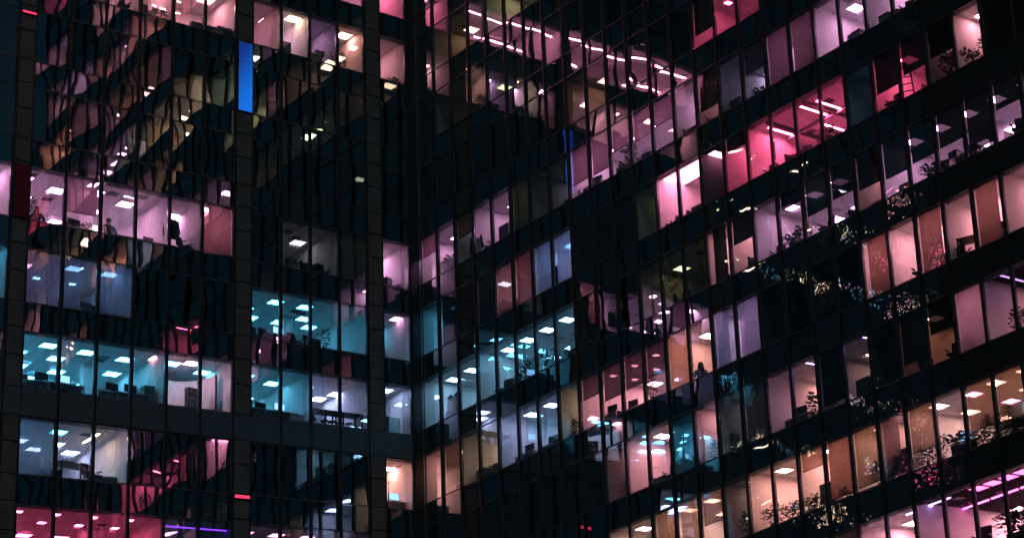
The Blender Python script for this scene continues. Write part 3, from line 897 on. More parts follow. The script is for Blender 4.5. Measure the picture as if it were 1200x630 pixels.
# ------------------------------------------------------------------ furniture prototypes
LIB = empty('library')
def proto_chair(back=M['cloth_dark'], seat=M['cloth_dark']):
    r = empty('office_chair')
    b = MB(); b.box(-.25, .25, -.24, .24, .44, .52, seat); b.obj('seat', r, .03)
    b = MB(); b.box(-.23, .23, .20, .27, .60, 1.14, back, Matrix.Rotation(-.12, 4, 'X')); b.obj('backrest', r, .03)
    b = MB(); b.tube((0, 0, .08), (0, 0, .45), .03, .025, M['plastic_black']); b.tube((0, .2, .48), (0, .28, .70), .025, .025, M['plastic_black'])
    for i in range(5):
        t = 2 * PI * i / 5
        b.tube((0, 0, .09), (.29 * math.cos(t), .29 * math.sin(t), .06), .025, .018, M['plastic_black'])
    b.obj('base', r)
    for s in (-1, 1):
        b = MB(); b.box(s * .27 - .03, s * .27 + .03, -.16, .14, .69, .72, M['plastic_black']); b.tube((s * .27, 0, .48), (s * .27, 0, .70), .018, .018, M['plastic_black']); b.obj('armrest', r)
    return r
def proto_desk():
    r = empty('desk')
    b = MB(); b.box(-.75, .75, -.36, .36, .71, .745, M['white_gloss']); b.obj('desktop', r, .006)
    for sx in (-1, 1):
        for sy in (-1, 1):
            b = MB(); b.box(sx * .70 - .025, sx * .70 + .025, sy * .31 - .025, sy * .31 + .025, 0, .71, M['metal_grey']); b.obj('leg', r)
    b = MB(); b.box(-.66, .66, -.30, -.28, .35, .70, M['cab_grey']); b.obj('modesty_panel', r)
    return r
def proto_monitor(lit=False):
    r = empty('monitor')
    b = MB(); b.box(-.29, .29, -.02, .02, .14, .50, M['plastic_black']); s = b.obj('screen', r, .006)
    if lit:
        b = MB(); b.quad([(-.27, -.023, .16), (.27, -.023, .16), (.27, -.023, .48), (-.27, -.023, .48)], M['screen_blue']); b.obj('display', s)
    b = MB(); b.tube((0, .03, .01), (0, .03, .3), .02, .02, M['plastic_black']); b.box(-.12, .12, -.07, .12, 0, .015, M['plastic_black']); b.obj('stand', r)
    return r
def proto_plant(h=.9, spread=.4, n=70, leaf='leaf', seed=1, name='potted_plant', stemmy=False):
    rr = random.Random(seed)
    r = empty(name)
    b = MB(); b.lathe([(.02, 0), (.13, 0), (.18, .30), (.165, .30), (.15, .27), (.0, .27)], M['pot'], 14); b.obj('pot', r)
    b = MB()
    for s in range(4):
        b.tube((rr.uniform(-.04, .04), rr.uniform(-.04, .04), .25), (rr.uniform(-.15, .15), rr.uniform(-.15, .15), .25 + h * .7), .014, .006, M['wood_dark'], 5)
    b.obj('stem', r)
    b = MB()
    for i in range(n):
        t = rr.uniform(0, 2 * PI); rad = spread * math.sqrt(rr.random()); z = .35 + h * rr.random() ** .8
        rad *= (1.1 - .6 * abs((z - .35) / h - .45))
        c = Vector((rad * math.cos(t), rad * math.sin(t), z))
        L = rr.uniform(.10, .19); dirv = Vector((math.cos(t + rr.uniform(-.6, .6)), math.sin(t + rr.uniform(-.6, .6)), rr.uniform(-.5, .7))).normalized()
        sd = dirv.cross(Vector((0, 0, 1))).normalized() * L * rr.uniform(.26, .42)
        up = dirv.cross(sd).normalized() * L * .10
        b.quad([c, c + dirv * L * .45 + sd + up, c + dirv * L, c + dirv * L * .45 - sd + up], M[leaf])
    b.obj('foliage', r)
    return r
def proto_cabinet(w=.9, h=1.2, body='cab_grey'):
    r = empty('filing_cabinet')
    b = MB(); b.box(-w / 2, w / 2, -.22, .22, 0, h, M[body]); b.obj('body', r, .006)
    for s in (-1, 1):
        b = MB(); x0, x1 = (-w / 2 + .01, -.005) if s < 0 else (.005, w / 2 - .01)
        b.box(x0, x1, -.24, -.222, .06, h - .02, M[body]); d = b.obj('door', r, .004)
        b = MB(); b.box(s * .04 - .008, s * .04 + .008, -.262, -.242, h * .45, h * .6, M['metal_grey']); b.obj('handle', d)
    return r
def proto_bookcase():
    r = empty('bookcase')
    b = MB(); b.box(-.42, -.39, -.16, .16, 0, 1.9, M['wood_dark']); b.box(.39, .42, -.16, .16, 0, 1.9, M['wood_dark']); b.box(-.39, .39, .14, .16, 0, 1.9, M['wood_dark']); b.obj('case', r)
    for i in range(6):
        b = MB(); b.box(-.39, .39, -.16, .138, .02 + i * .37, .045 + i * .37, M['wood_dark']); b.obj('shelf', r)
    rr = random.Random(4); b = MB()
    for i in range(5):
        x = -.37
        while x < .34:
            w = rr.uniform(.025, .06); hh = rr.uniform(.20, .30)
            if rr.random() < .85:
                b.box(x, x + w, -.12, .10, .046 + i * .37, .046 + i * .37 + hh, M[rr.choice(['paper', 'cloth_dark', 'cab_grey', 'white_gloss'])])
            x += w + .003
    o = b.obj('books', r); o['kind'] = 'stuff'
    return r
def proto_table():
    r = empty('meeting_table')
    b = MB(); b.box(-.8, .8, -.4, .4, 1.02, 1.06, M['wood_dark']); b.obj('tabletop', r, .008)
    for sx in (-1, 1):
        for sy in (-1, 1):
            b = MB(); b.box(sx * .74 - .03, sx * .74 + .03, sy * .34 - .03, sy * .34 + .03, 0, 1.02, M['plastic_black']); b.obj('leg', r)
    return r
def proto_stool():
    r = empty('bar_stool')
    b = MB(); b.lathe([(.0, .74), (.18, .74), (.19, .77), (.17, .80), (.0, .80)], M['cloth_dark'], 14); b.obj('seat', r)
    for sx in (-1, 1):
        for sy in (-1, 1):
            b = MB(); b.tube((sx * .10, sy * .10, .75), (sx * .19, sy * .19, 0), .014, .014, M['plastic_black'], 6); b.obj('leg', r)
    return r
def proto_ladder():
    r = empty('step_ladder')
    for s in (-1, 1):
        b = MB(); b.box(s * .25 - .03, s * .25 + .03, -.02, .02, 0, 1.75, M['plastic_black'], Matrix.Rotation(.22, 4, 'X')); b.obj('rail', r)
    for i in range(5):
        b = MB(); z = .28 + i * .3; b.box(-.25, .25, -.05, .05, z, z + .03, M['plastic_black'], Matrix.Rotation(.22, 4, 'X')); b.obj('tread', r)
    return r
def proto_coats():
    r = empty('coat_stand')
    b = MB(); b.tube((0, 0, .03), (0, 0, 1.75), .022, .018, M['wood_dark']); b.lathe([(0, 0), (.22, 0), (.2, .03), (0, .04)], M['wood_dark'], 12)
    for i in range(4):
        t = i * PI / 2
        b.tube((0, 0, 1.6), (.16 * math.cos(t), .16 * math.sin(t), 1.72), .012, .010, M['wood_dark'], 6)
    b.obj('pole', r)
    return r
def coat_mesh(mname, w=.24, h=1.0):
    b = MB(); seg = 14; prof = [(.03, 0), (.09, -.04), (w * .75, -.10), (w * .85, -.3), (w, -.62), (w * 1.1, -h)]
    n0 = len(b.v); k = b.mi(M[mname])
    for q, (rr_, z) in enumerate(prof):
        for i in range(seg):
            t = 2 * PI * i / seg; f = 1 + .10 * math.sin(3 * t + q)
            b.v.append((rr_ * f * math.cos(t), rr_ * .55 * f * math.sin(t), z))
    for q in range(len(prof) - 1):
        for i in range(seg):
            j = (i + 1) % seg
            b.f.append((n0 + q * seg + i, n0 + q * seg + j, n0 + (q + 1) * seg + j, n0 + (q + 1) * seg + i)); b.m.append(k)
    for s in (-1, 1):
        b.tube((s * w * .7, 0, -.12), (s * w * 1.05, .02, -.70), .065, .05, M[mname], 8)
    return b
def proto_box():
    r = empty('cardboard_box')
    b = MB(); b.box(-.22, .22, -.16, .16, 0, .28, M['paper']); b.obj('carton', r, .006)
    b = MB(); b.box(-.225, .225, -.165, .165, .20, .285, M['cab_grey']); b.obj('lid', r, .006)
    return r
def proto_round_chair():
    r = empty('armchair')
    b = MB(); b.lathe([(0, .12), (.30, .12), (.34, .2), (.33, .40), (.28, .43), (0, .43)], M['cloth_dark'], 18); b.obj('seat', r)
    b = MB(); k = b.mi(M['cloth_dark']); n = 16
    for ring, (ra, z) in enumerate(((.36, .15), (.40, .82), (.33, .84), (.30, .42))):
        for i in range(n + 1):
            t = -.15 + (PI + .3) * i / n
            b.v.append((ra * math.cos(t), ra * math.sin(t), z - (.10 * abs(math.cos(t)) if ring in (1, 2) else 0)))
    for ring in range(3):
        for i in range(n):
            a = ring * (n + 1) + i
            b.f.append((a, a + 1, a + n + 2, a + n + 1)); b.m.append(k)
    b.obj('backrest', r)
    for i in range(4):
        t = PI / 4 + i * PI / 2
        b = MB(); b.tube((.22 * math.cos(t), .22 * math.sin(t), .13), (.26 * math.cos(t), .26 * math.sin(t), 0), .02, .014, M['wood_dark'], 6); b.obj('leg', r)
    return r

PROTO = {'chair': (proto_chair(), 'office chair', 'black office chair', 'office chairs'),
         'redchair': (proto_chair(M['cloth_red'], M['cloth_red']), 'office chair', 'red office chair', 'office chairs'),
         'desk': (proto_desk(), 'desk', 'white-topped desk', 'desks'),
         'monitor': (proto_monitor(), 'monitor', 'dark computer monitor', 'monitors'),
         'litmonitor': (proto_monitor(True), 'monitor', 'lit blue computer monitor', 'monitors'),
         'plant': (proto_plant(.75, .34, 240, 'leaf', 1), 'plant', 'bushy green potted plant', 'potted plants'),
         'tall': (proto_plant(1.4, .26, 240, 'leaf', 2), 'plant', 'tall narrow potted plant', 'potted plants'),
         'pale': (proto_plant(.55, .40, 200, 'leaf_pale', 3), 'plant', 'yellow-green potted plant', 'potted plants'),
         'low': (proto_plant(.3, .38, 170, 'leaf', 5), 'plant', 'low dark green potted plant', 'potted plants'),
         'cabinet': (proto_cabinet(), 'cabinet', 'grey filing cabinet', 'cabinets'),
         'tallcab': (proto_cabinet(1.0, 1.75), 'cabinet', 'tall grey cabinet', 'cabinets'),
         'bookcase': (proto_bookcase(), 'bookcase', 'dark wooden bookcase', 'bookcases'),
         'table': (proto_table(), 'table', 'dark high meeting table', 'tables'),
         'stool': (proto_stool(), 'stool', 'dark bar stool', 'stools'),
         'ladder': (proto_ladder(), 'ladder', 'black step ladder', 'ladders'),
         'box': (proto_box(), 'box', 'archive box', 'boxes'),
         'armchair': (proto_round_chair(), 'armchair', 'dark tub armchair', 'armchairs'),
         'coats': (proto_coats(), 'coat stand', 'dark wooden coat stand', 'coat stands')}
PFIRST = {}
PUT = {}
USEDCELL = set()
def put(kind, bay, k, c, frac=.5, d=.8, rot=0.0, sc=1.0, base=0.0):
    root, cat, desc, grp = PROTO[kind]
    USEDCELL.add((bay, k, c))
    w = wing(bay); a, e = BAY[bay][c]
    if kind not in PFIRST:
        o = root
        for ch in o.children_recursive:
            pass
        _kids.clear()
        PFIRST[kind] = 1
    else:
        o = copy_thing(root)
    o.location = world(w, a + (e - a) * frac, d, Z(w, k) - .10 + base + LOWFLOOR.get((bay, k, c), 0))
    o.rotation_euler = (0, 0, RZ[w] + rot); o.scale = (sc, sc, sc)
    PUT.setdefault((desc, bay, k, c), []).append((frac, d, o, cat, grp))
    return o
# seated bench of workplaces: desk, monitor on it, chair behind it
def desk_set(bay, k, c, frac=.5, d=1.0, lit=False, chair=True):
    put('desk', bay, k, c, frac, d)
    put('litmonitor' if lit else 'monitor', bay, k, c, frac, d, PI * .06, 1, .745)
    if chair:
        put('chair', bay, k, c, frac, d + .75, random.uniform(-.5, .5))

#SPEC_FURN
# right wing
put('cabinet', 'r', 3, 0, .75, .75); put('low', 'r', 3, 1, .35, .55, 0, 1.2, .3); put('box', 'r', 3, 1, .7, .6, .2, 1.3, .35)
put('coats', 'r', 3, 2, .45, .7); put('tall', 'r', 3, 2, .7, .8)
put('chair', 'r', 3, 3, .2, .7, 2.6, 1.1); put('tallcab', 'r', 3, 3, .85, 1.0, 0, .85); put('tallcab', 'r', 3, 4, .4, 1.6, 0, .8); desk_set('r', 3, 4, .6, 1.0)
desk_set('r', 3, 8, .6, .9); put('chair', 'r', 3, 8, .15, .7, 1.0); put('chair', 'r', 3, 9, .7, .7, .4); put('plant', 'r', 3, 9, .95, .9)
put('tall', 'r', 3, 10, .35, .8); desk_set('r', 3, 10, .7, 1.2); put('chair', 'r', 3, 12, .85, .7, .6); put('armchair', 'r', 3, 13, .25, .6, .4)
desk_set('r', 3, 13, .6, .9)
put('cabinet', 'r', 3, 14, .55, 1.0, 0, .8); put('cabinet', 'r', 3, 15, .25, .7, 0, .75); put('low', 'r', 3, 16, .3, .6)
put('chair', 'r', 3, 19, .8, .7, .2, 1.1); put('box', 'r', 3, 20, .25, .7, 0, 1.3, .45); put('cabinet', 'r', 3, 20, .6, .9, 0, .6)
put('box', 'r', 3, 21, .4, .6, 0, 1.3, .4); put('box', 'r', 3, 21, .75, .6, .1, 1.2, .35); put('chair', 'r', 3, 22, .15, .6, .3); put('chair', 'r', 3, 22, .55, .6, .1); put('chair', 'r', 3, 22, .9, .7, -.2)
put('cabinet', 'r', 4, 4, .4, .8, 0, .8); put('chair', 'r', 4, 5, .2, .8, .2); put('coats', 'r', 4, 6, .55, .9)
put('redchair', 'r', 4, 12, -.05, .55, .5, .8, .1); put('armchair', 'r', 4, 12, .55, .7, 0, 1.1); put('chair', 'r', 4, 16, .3, .8, .4)
put('armchair', 'r', 4, 17, .4, .6, .3, 1.1); put('chair', 'r', 4, 17, .8, .8, .8); put('chair', 'r', 4, 18, .5, .8, .4); put('plant', 'r', 4, 18, .8, .6)
put('ladder', 'r', 4, 21, .75, .9, .5); put('chair', 'r', 4, 21, .35, .5, 0); put('armchair', 'r', 4, 22, .6, .9, .3)
put('plant', 'r', 4, 23, .45, .6, 0, 1.1, .25); put('pale', 'r', 4, 23, .8, .7, 0, 1.1, .3); put('tall', 'r', 4, 24, .6, 1.0, 0, .9); put('low', 'r', 4, 24, .9, .5, 0, 1.1, .35); put('plant', 'r', 4, 24, .35, .5, 0, .8)
put('coats', 'r', 5, 1, .3, .8); put('chair', 'r', 5, 0, .5, .7, .3); put('chair', 'r', 5, 0, .85, .8, .9); put('armchair', 'r', 5, 2, .6, .7, 0, 1.1)
put('chair', 'r', 5, 3, .6, .7, .2, 1.1); put('cabinet', 'r', 5, 3, .9, .9, 0, .8); put('plant', 'r', 5, 4, .8, .7, 0, 1.2); put('chair', 'r', 5, 4, .2, .6, .1)
put('plant', 'r', 5, 5, .3, .6, 0, 1.1); put('plant', 'r', 5, 5, .8, .7); put('low', 'r', 5, 6, .3, .5, 0, 1.3, .3); put('plant', 'r', 5, 6, .75, .6, 0, .9); put('chair', 'r', 5, 7, .3, .6); put('litmonitor', 'r', 5, 7, .7, .8, .4, 1, .7); put('desk', 'r', 5, 7, .7, .8)
put('armchair', 'r', 5, 15, .6, .7, .6, 1.2); put('chair', 'r', 5, 16, .3, .8, .3); put('plant', 'r', 5, 17, .5, .6); put('low', 'r', 5, 17, .15, .5, 0, 1, .2)
put('box', 'r', 5, 21, .5, .6, 0, 1.2, .3); put('low', 'r', 5, 22, .4, .6, 0, 1.1, .2); put('chair', 'r', 5, 22, .75, .6, .3); put('armchair', 'r', 5, 19, .6, .6, .2); put('chair', 'r', 5, 18, .4, .6)
put('cabinet', 'r', 5, 23, .5, .6, 0, .6); put('box', 'r', 5, 23, .35, .5, 0, 1.1, .62); put('chair', 'r', 5, 23, .9, .6, .9); put('chair', 'r', 5, 25, .5, .6, .5, 1.15); put('box', 'r', 5, 24, .5, .5, 0, 1, .1)
put('cabinet', 'r', 6, 2, .4, .8, 0, .8); put('chair', 'r', 6, 2, .9, .7, .3); put('box', 'r', 6, 1, .5, .6, 0, 1.3, .2); put('low', 'r', 6, 3, .3, .5)
desk_set('r', 6, 4, .6, 1.0); desk_set('r', 6, 5, .6, 1.2); desk_set('r', 6, 6, .5, 1.0, True); put('chair', 'r', 6, 6, .9, .6, .5); put('plant', 'r', 6, 7, .4, .6); put('tall', 'r', 6, 7, .75, .7, 0, .7)
put('cabinet', 'r', 6, 15, .4, 2.4); put('chair', 'r', 6, 21, .7, .5, .3); put('table', 'r', 6, 23, .55, .9, .4); put('chair', 'r', 6, 23, .2, .6, 1.2); put('chair', 'r', 6, 25, .75, .6, .2, 1.15); put('cabinet', 'r', 6, 25, .4, 2.6, 0, 1.2)
put('armchair', 'r', 7, 10, .75, .7, .2); put('cabinet', 'r', 7, 11, .75, .7, .1, .85); put('chair', 'r', 7, 11, .3, .7, .3); put('bookcase', 'r', 7, 11, .7, 3.2); put('plant', 'r', 7, 9, .6, .7); put('plant', 'r', 7, 13, .4, .8, 0, 1.1); put('cabinet', 'r', 7, 13, .8, .8)
desk_set('r', 7, 16, .6, 1.0); put('plant', 'r', 7, 17, .4, .8, 0, 1.3); put('pale', 'r', 7, 17, .9, .7); put('cabinet', 'r', 7, 16, .2, 2.0); put('cabinet', 'r', 7, 19, .3, .7, 0, .9); put('chair', 'r', 7, 19, .7, .7)
put('chair', 'r', 7, 22, .5, .6, .3); put('plant', 'r', 7, 22, .9, .5, 0, .8); put('bookcase', 'r', 7, 24, .6, 3.5); put('plant', 'r', 7, 24, .8, .5); put('chair', 'r', 7, 25, .4, .7)
put('armchair', 'r', 8, 13, .5, .8); desk_set('r', 8, 10, .5, 1.0); put('low', 'r', 8, 12, .5, .6); put('plant', 'r', 8, 14, .6, .6, 0, 1.2); put('pale', 'r', 8, 15, .6, .5, 0, 1.2); put('pale', 'r', 8, 16, .3, .5); put('pale', 'r', 8, 16, .7, .55, 0, 1.1); put('litmonitor', 'r', 8, 16, .8, 1.2, .2, 1.2, .74); put('desk', 'r', 8, 16, .8, 1.2)
put('pale', 'r', 8, 17, .15, .5); put('cabinet', 'r', 8, 17, .75, .6, 0, 1); put('low', 'r', 8, 18, .5, .5); put('plant', 'r', 8, 19, .7, .5, 0, 1.1); put('cabinet', 'r', 8, 20, .5, .7, 0, 1.15); put('low', 'r', 8, 20, .3, .5)
put('plant', 'r', 8, 21, .3, .5); put('tall', 'r', 8, 21, .75, .6, 0, .8); put('low', 'r', 8, 22, .3, .5, 0, 1.2, .3); put('litmonitor', 'r', 8, 22, .45, .9, .3, 1, .75); put('desk', 'r', 8, 22, .5, .95); put('plant', 'r', 8, 22, .7, .5); put('pale', 'r', 8, 23, .2, .5); put('plant', 'r', 8, 23, .6, .5, 0, 1.2); put('pale', 'r', 8, 23, .9, .6)
put('litmonitor', 'r', 8, 24, .75, .6, 0, 1.3, .75); put('desk', 'r', 8, 24, .7, .62); put('plant', 'r', 8, 24, .3, .5, 0, 1.2); put('pale', 'r', 8, 25, .4, .5)
put('armchair', 'r', 9, 21, .9, .8); put('chair', 'r', 9, 22, .6, .9, .4, 1.2); put('redchair', 'r', 9, 22, .2, 1.2); put('pale', 'r', 9, 23, .7, .7, 0, 1.5); put('plant', 'r', 9, 23, .95, .8, 0, 1.3); put('chair', 'r', 9, 20, .95, 1.0)
put('cabinet', 'r', 9, 19, .35, 2.5, 0, 1.3)
# left wing
put('cabinet', 'b1', 0, 4, .9, .6, 0, .6); put('cabinet', 'b1', 0, 5, .3, .6, 0, .6); put('box', 'b1', 0, 5, .5, .5, 0, 1.1, .25); put('cabinet', 'b1', 0, 5, .75, .6, 0, .7); put('low', 'b1', 0, 5, .92, .4, 0, .7, .2)
put('chair', 'b1', 0, 3, .3, .5); put('plant', 'b1', 0, 3, .7, .5, 0, .8); put('chair', 'b1', 0, 2, .6, .5)
put('tallcab', 'b2', 0, 1, .4, 1.0, 0, .7); put('cabinet', 'b2', 0, 2, .5, 1.0, 0, .8); put('box', 'b2', 0, 2, .7, 1.0, 0, 1, .95); put('plant', 'b2', 0, 3, .2, .5)
put('chair', 'b1', 3, 5, .8, .6, .3, 1.05); put('chair', 'b1', 3, 4, .72, .7, .6); desk_set('b1', 3, 1, .5, .9); put('desk', 'b1', 3, 2, .8, .9); put('desk', 'b1', 3, 3, .2, .9); put('box', 'b1', 3, 1, .3, .9, 0, .8, .745); put('monitor', 'b1', 3, 3, .85, 1.5, .2, 1, .8)
put('desk', 'b1', 3, 3, .85, 1.5); put('low', 'b1', 3, 1, .85, .9, 0, .6, .745)
put('plant', 'b2', 3, 1, .6, .7, 0, .8); put('armchair', 'b2', 3, 2, .2, .6, 0, 1.2); put('chair', 'b2', 3, 2, .7, .7)
put('chair', 'b3', 3, 0, .75, .8, .4); put('cabinet', 'b3', 3, 0, .4, 1.6, 0, 1)
put('chair', 'b1', 4, 2, .55, .8, .4, 1.0); put('cabinet', 'b1', 4, 2, .05, .8, 0, .6); put('table', 'b1', 4, 1, .6, 1.0, .2, .8); put('armchair', 'b1', 4, 1, .3, .7)
for c, f in ((0, .5), (0, .85), (1, .4), (1, .8), (2, .35)):
    put('chair', 'b2', 4, c, f, .8, .3)
desk_set('b2', 4, 1, .25, 1.0, True); put('tall', 'b2', 4, 2, .8, .8, 0, .8); put('cabinet', 'b2', 4, 2, .4, .9, 0, .7); put('desk', 'b2', 4, 3, .4, 2.0); put('tallcab', 'b3', 4, 0, .55, 2.6)
desk_set('b1', 5, 0, .8, 1.0); put('chair', 'b1', 5, 0, .4, .8, .2); desk_set('b1', 5, 1, .4, 1.0, True); put('armchair', 'b1', 5, 1, .3, .8); desk_set('b1', 5, 2, .8, 1.2); put('cabinet', 'b1', 5, 3, .75, 1.2, PI / 2, 1); desk_set('b1', 5, 3, .3, 1.1); put('cabinet', 'b1', 5, 2, .4, 3.4)
put('bookcase', 'b1', 5, 5, .2, 1.3, .2, .8); put('box', 'b1', 5, 5, .8, .7, 0, 1); put('box', 'b1', 5, 4, .85, .5, 0, .9)
desk_set('b2', 5, 0, .2, .9); desk_set('b2', 5, 0, .75, 1.2); desk_set('b2', 5, 1, .3, 1.0, True); put('desk', 'b2', 5, 1, .9, 1.1); put('chair', 'b2', 5, 1, .85, 1.9)
put('table', 'b2', 5, 2, .8, .9); put('table', 'b2', 5, 3, .45, .9)
for c, f in ((2, .55), (2, .95), (3, .2), (3, .5), (3, .8)):
    put('stool', 'b2', 5, c, f, 1.35)
put('tallcab', 'b2', 5, 3, .8, 4.2, 0, 1.2)
put('cabinet', 'b3', 5, 0, .5, .8, .15, .95); put('box', 'b3', 5, 0, .2, .8, 0, 1.2)
put('armchair', 'b1', 6, 0, .7, .8); put('armchair', 'b1', 6, 1, .1, .8); put('table', 'b1', 6, 1, .7, 1.0, .3); put('chair', 'b1', 6, 2, .2, .7, .4, 1.1); put('desk', 'b1', 6, 2, .7, 1.5)
put('coats', 'b3', 6, 0, .4, .8); desk_set('b3', 6, 0, .7, 1.1, True)
for c, f in ((0, .3), (1, .5), (2, .6), (3, .4)):
    put('stool', 'b1', 7, c, f, 1.0)
rf = random.Random(5)
for (bay, k, c) in sorted(DONE):
    if (bay, k, c) in USEDCELL or bay in ('a0', 'b0') or (bay == 'r' and (k < 3 or c > 26 or (k == 3 and c > 22))) or k < 0 or rf.random() < .25:
        continue
    t = rf.random()
    if t < .3: desk_set(bay, k, c, rf.uniform(.3, .7), rf.uniform(.8, 1.6), rf.random() < .2)
    elif t < .5: put(rf.choice(['cabinet', 'tallcab', 'bookcase']), bay, k, c, rf.uniform(.3, .7), rf.uniform(1.0, 2.2), rf.uniform(-.1, .1), rf.uniform(.7, 1))
    elif t < .7: put('chair', bay, k, c, rf.uniform(.2, .8), rf.uniform(.6, 1), rf.uniform(-1, 1), rf.uniform(.95, 1.15))
    elif t < .85: put('box', bay, k, c, rf.uniform(.2, .8), rf.uniform(.45, .7), rf.uniform(-.3, .3), rf.uniform(.9, 1.4), .002)
    else: put(rf.choice(['plant', 'low', 'tall']), bay, k, c, rf.uniform(.2, .8), rf.uniform(.5, 1.2), rf.uniform(0, 6), rf.uniform(.7, 1))
#SPEC_FURNEND

# hung coats and the jacket on the stand
def coat(bay, k, c, frac, d, top, m, label, w=.24, h=1.0):
    b = coat_mesh(m, w, h); o = b.obj('coat', None, 0, True)
    wi = wing(bay); a, e = BAY[bay][c]
    o.location = world(wi, a + (e - a) * frac, d, Z(wi, k) - .1 + top); o.rotation_euler = (0, 0, RZ[wi])
    tag(o, label + ', ' + place(bay, k, c), 'coat', 'coats on stands')
coat('r', 5, 1, .30, .62, 1.62, 'cloth_red', 'dark red coat hung')
coat('r', 5, 0, .92, .62, 1.62, 'cloth_dark', 'long dark coat hung')
coat('r', 3, 2, .45, .55, 1.62, 'cloth_dark', 'long dark coat on stand')
coat('r', 4, 6, .55, .75, 1.62, 'cloth_dark', 'dark coat behind curtain')
put('coats', 'b1', 3, 4, .22, .62)
coat('b1', 3, 4, .22, .50, 1.72, 'cloth_dark', 'black jacket on stand', .34, .95)
# framed picture on the hot pink room's wall
pf = empty('framed_picture', world('R', PR * 22.03 + .05, 1.6, ZR(4) + .75), RZ['R'] + PI / 2)
tag(pf, 'dark framed picture leaning on the hot pink room wall', 'picture')
b = MB(); b.box(-.45, .45, -.02, .02, -.30, .30, M['plastic_black']); b.obj('frame', pf)
b = MB(); b.box(-.39, .39, -.026, -.021, -.24, .24, M['paper']); b.obj('print', pf)

# curved white partition in the teal storey
b = MB(); a0, e0 = BAY['b1'][4][0] + .12, BAY['b1'][5][1] - .25
n = 24; k = b.mi(M['wall_white']); zz0, zz1 = ZL(5) - .1, ZL(5) + 2.15
for i in range(n + 1):
    t = PI * i / n; cx = (a0 + e0) / 2; rx = (e0 - a0) / 2
    x = cx - rx * math.cos(t); y = 2.6 - 1.6 * (1 - abs(math.sin(t)) ** 1.0) if False else 1.0 + 1.7 * math.sin(t)
    for (ox, oy) in ((0, 0),):
        b.v += [(x, y, zz0), (x, y, zz1), (cx - (rx - .1) * math.cos(t), 1.0 + 1.6 * math.sin(t), zz0), (cx - (rx - .1) * math.cos(t), 1.0 + 1.6 * math.sin(t), zz1)]
for i in range(n):
    q = i * 4; r = q + 4
    for f in ((q, r, r + 1, q + 1), (q + 2, q + 3, r + 3, r + 2), (q + 1, r + 1, r + 3, q + 3)):
        b.f.append(f); b.m.append(k)
o = b.obj('curved_partition', None, 0, False); tag(o, 'curved white partition wall with a lower top, behind the last windows of the teal storey', 'partition')

# dark ceiling vents
def vent(bay, k, c, frac, d):
    b = MB(); b.box(-.22, .22, -.22, .22, -.02, 0, M['vent'])
    for i in range(5):
        b.box(-.20, .20, -.18 + i * .08, -.15 + i * .08, -.03, -.018, M['metal_grey'])
    o = b.obj('ceiling_vent'); w = wing(bay); a, e = BAY[bay][c]
    o.location = world(w, a + (e - a) * frac, d, Z(w, k) + WH(w) + .055); o.rotation_euler = (0, 0, RZ[w])
    PUT.setdefault(('dark square ceiling vent', bay, k, c), []).append((frac, d, o, 'ceiling vent', 'ceiling vents'))
for a in [('b1', 3, 0, .3, 1.0), ('b1', 3, 2, .7, 1.3), ('b1', 3, 2, .1, 3.0), ('b1', 3, 3, .45, 1.0), ('b1', 3, 0, .15, 7.0), ('b1', 3, 0, .85, 3.6), ('r', 3, 13, .5, 1.0), ('r', 3, 19, .8, 1.0), ('r', 3, 19, .6, 2.8),
          ('r', 3, 4, .6, 1.0), ('r', 6, 25, .3, 1.6), ('r', 6, 13, .3, 1.6), ('r', 3, 15, .6, 1.0), ('b2', 3, 1, .8, 1.6), ('r', 4, 19, .6, .9)]:
    vent(*a)

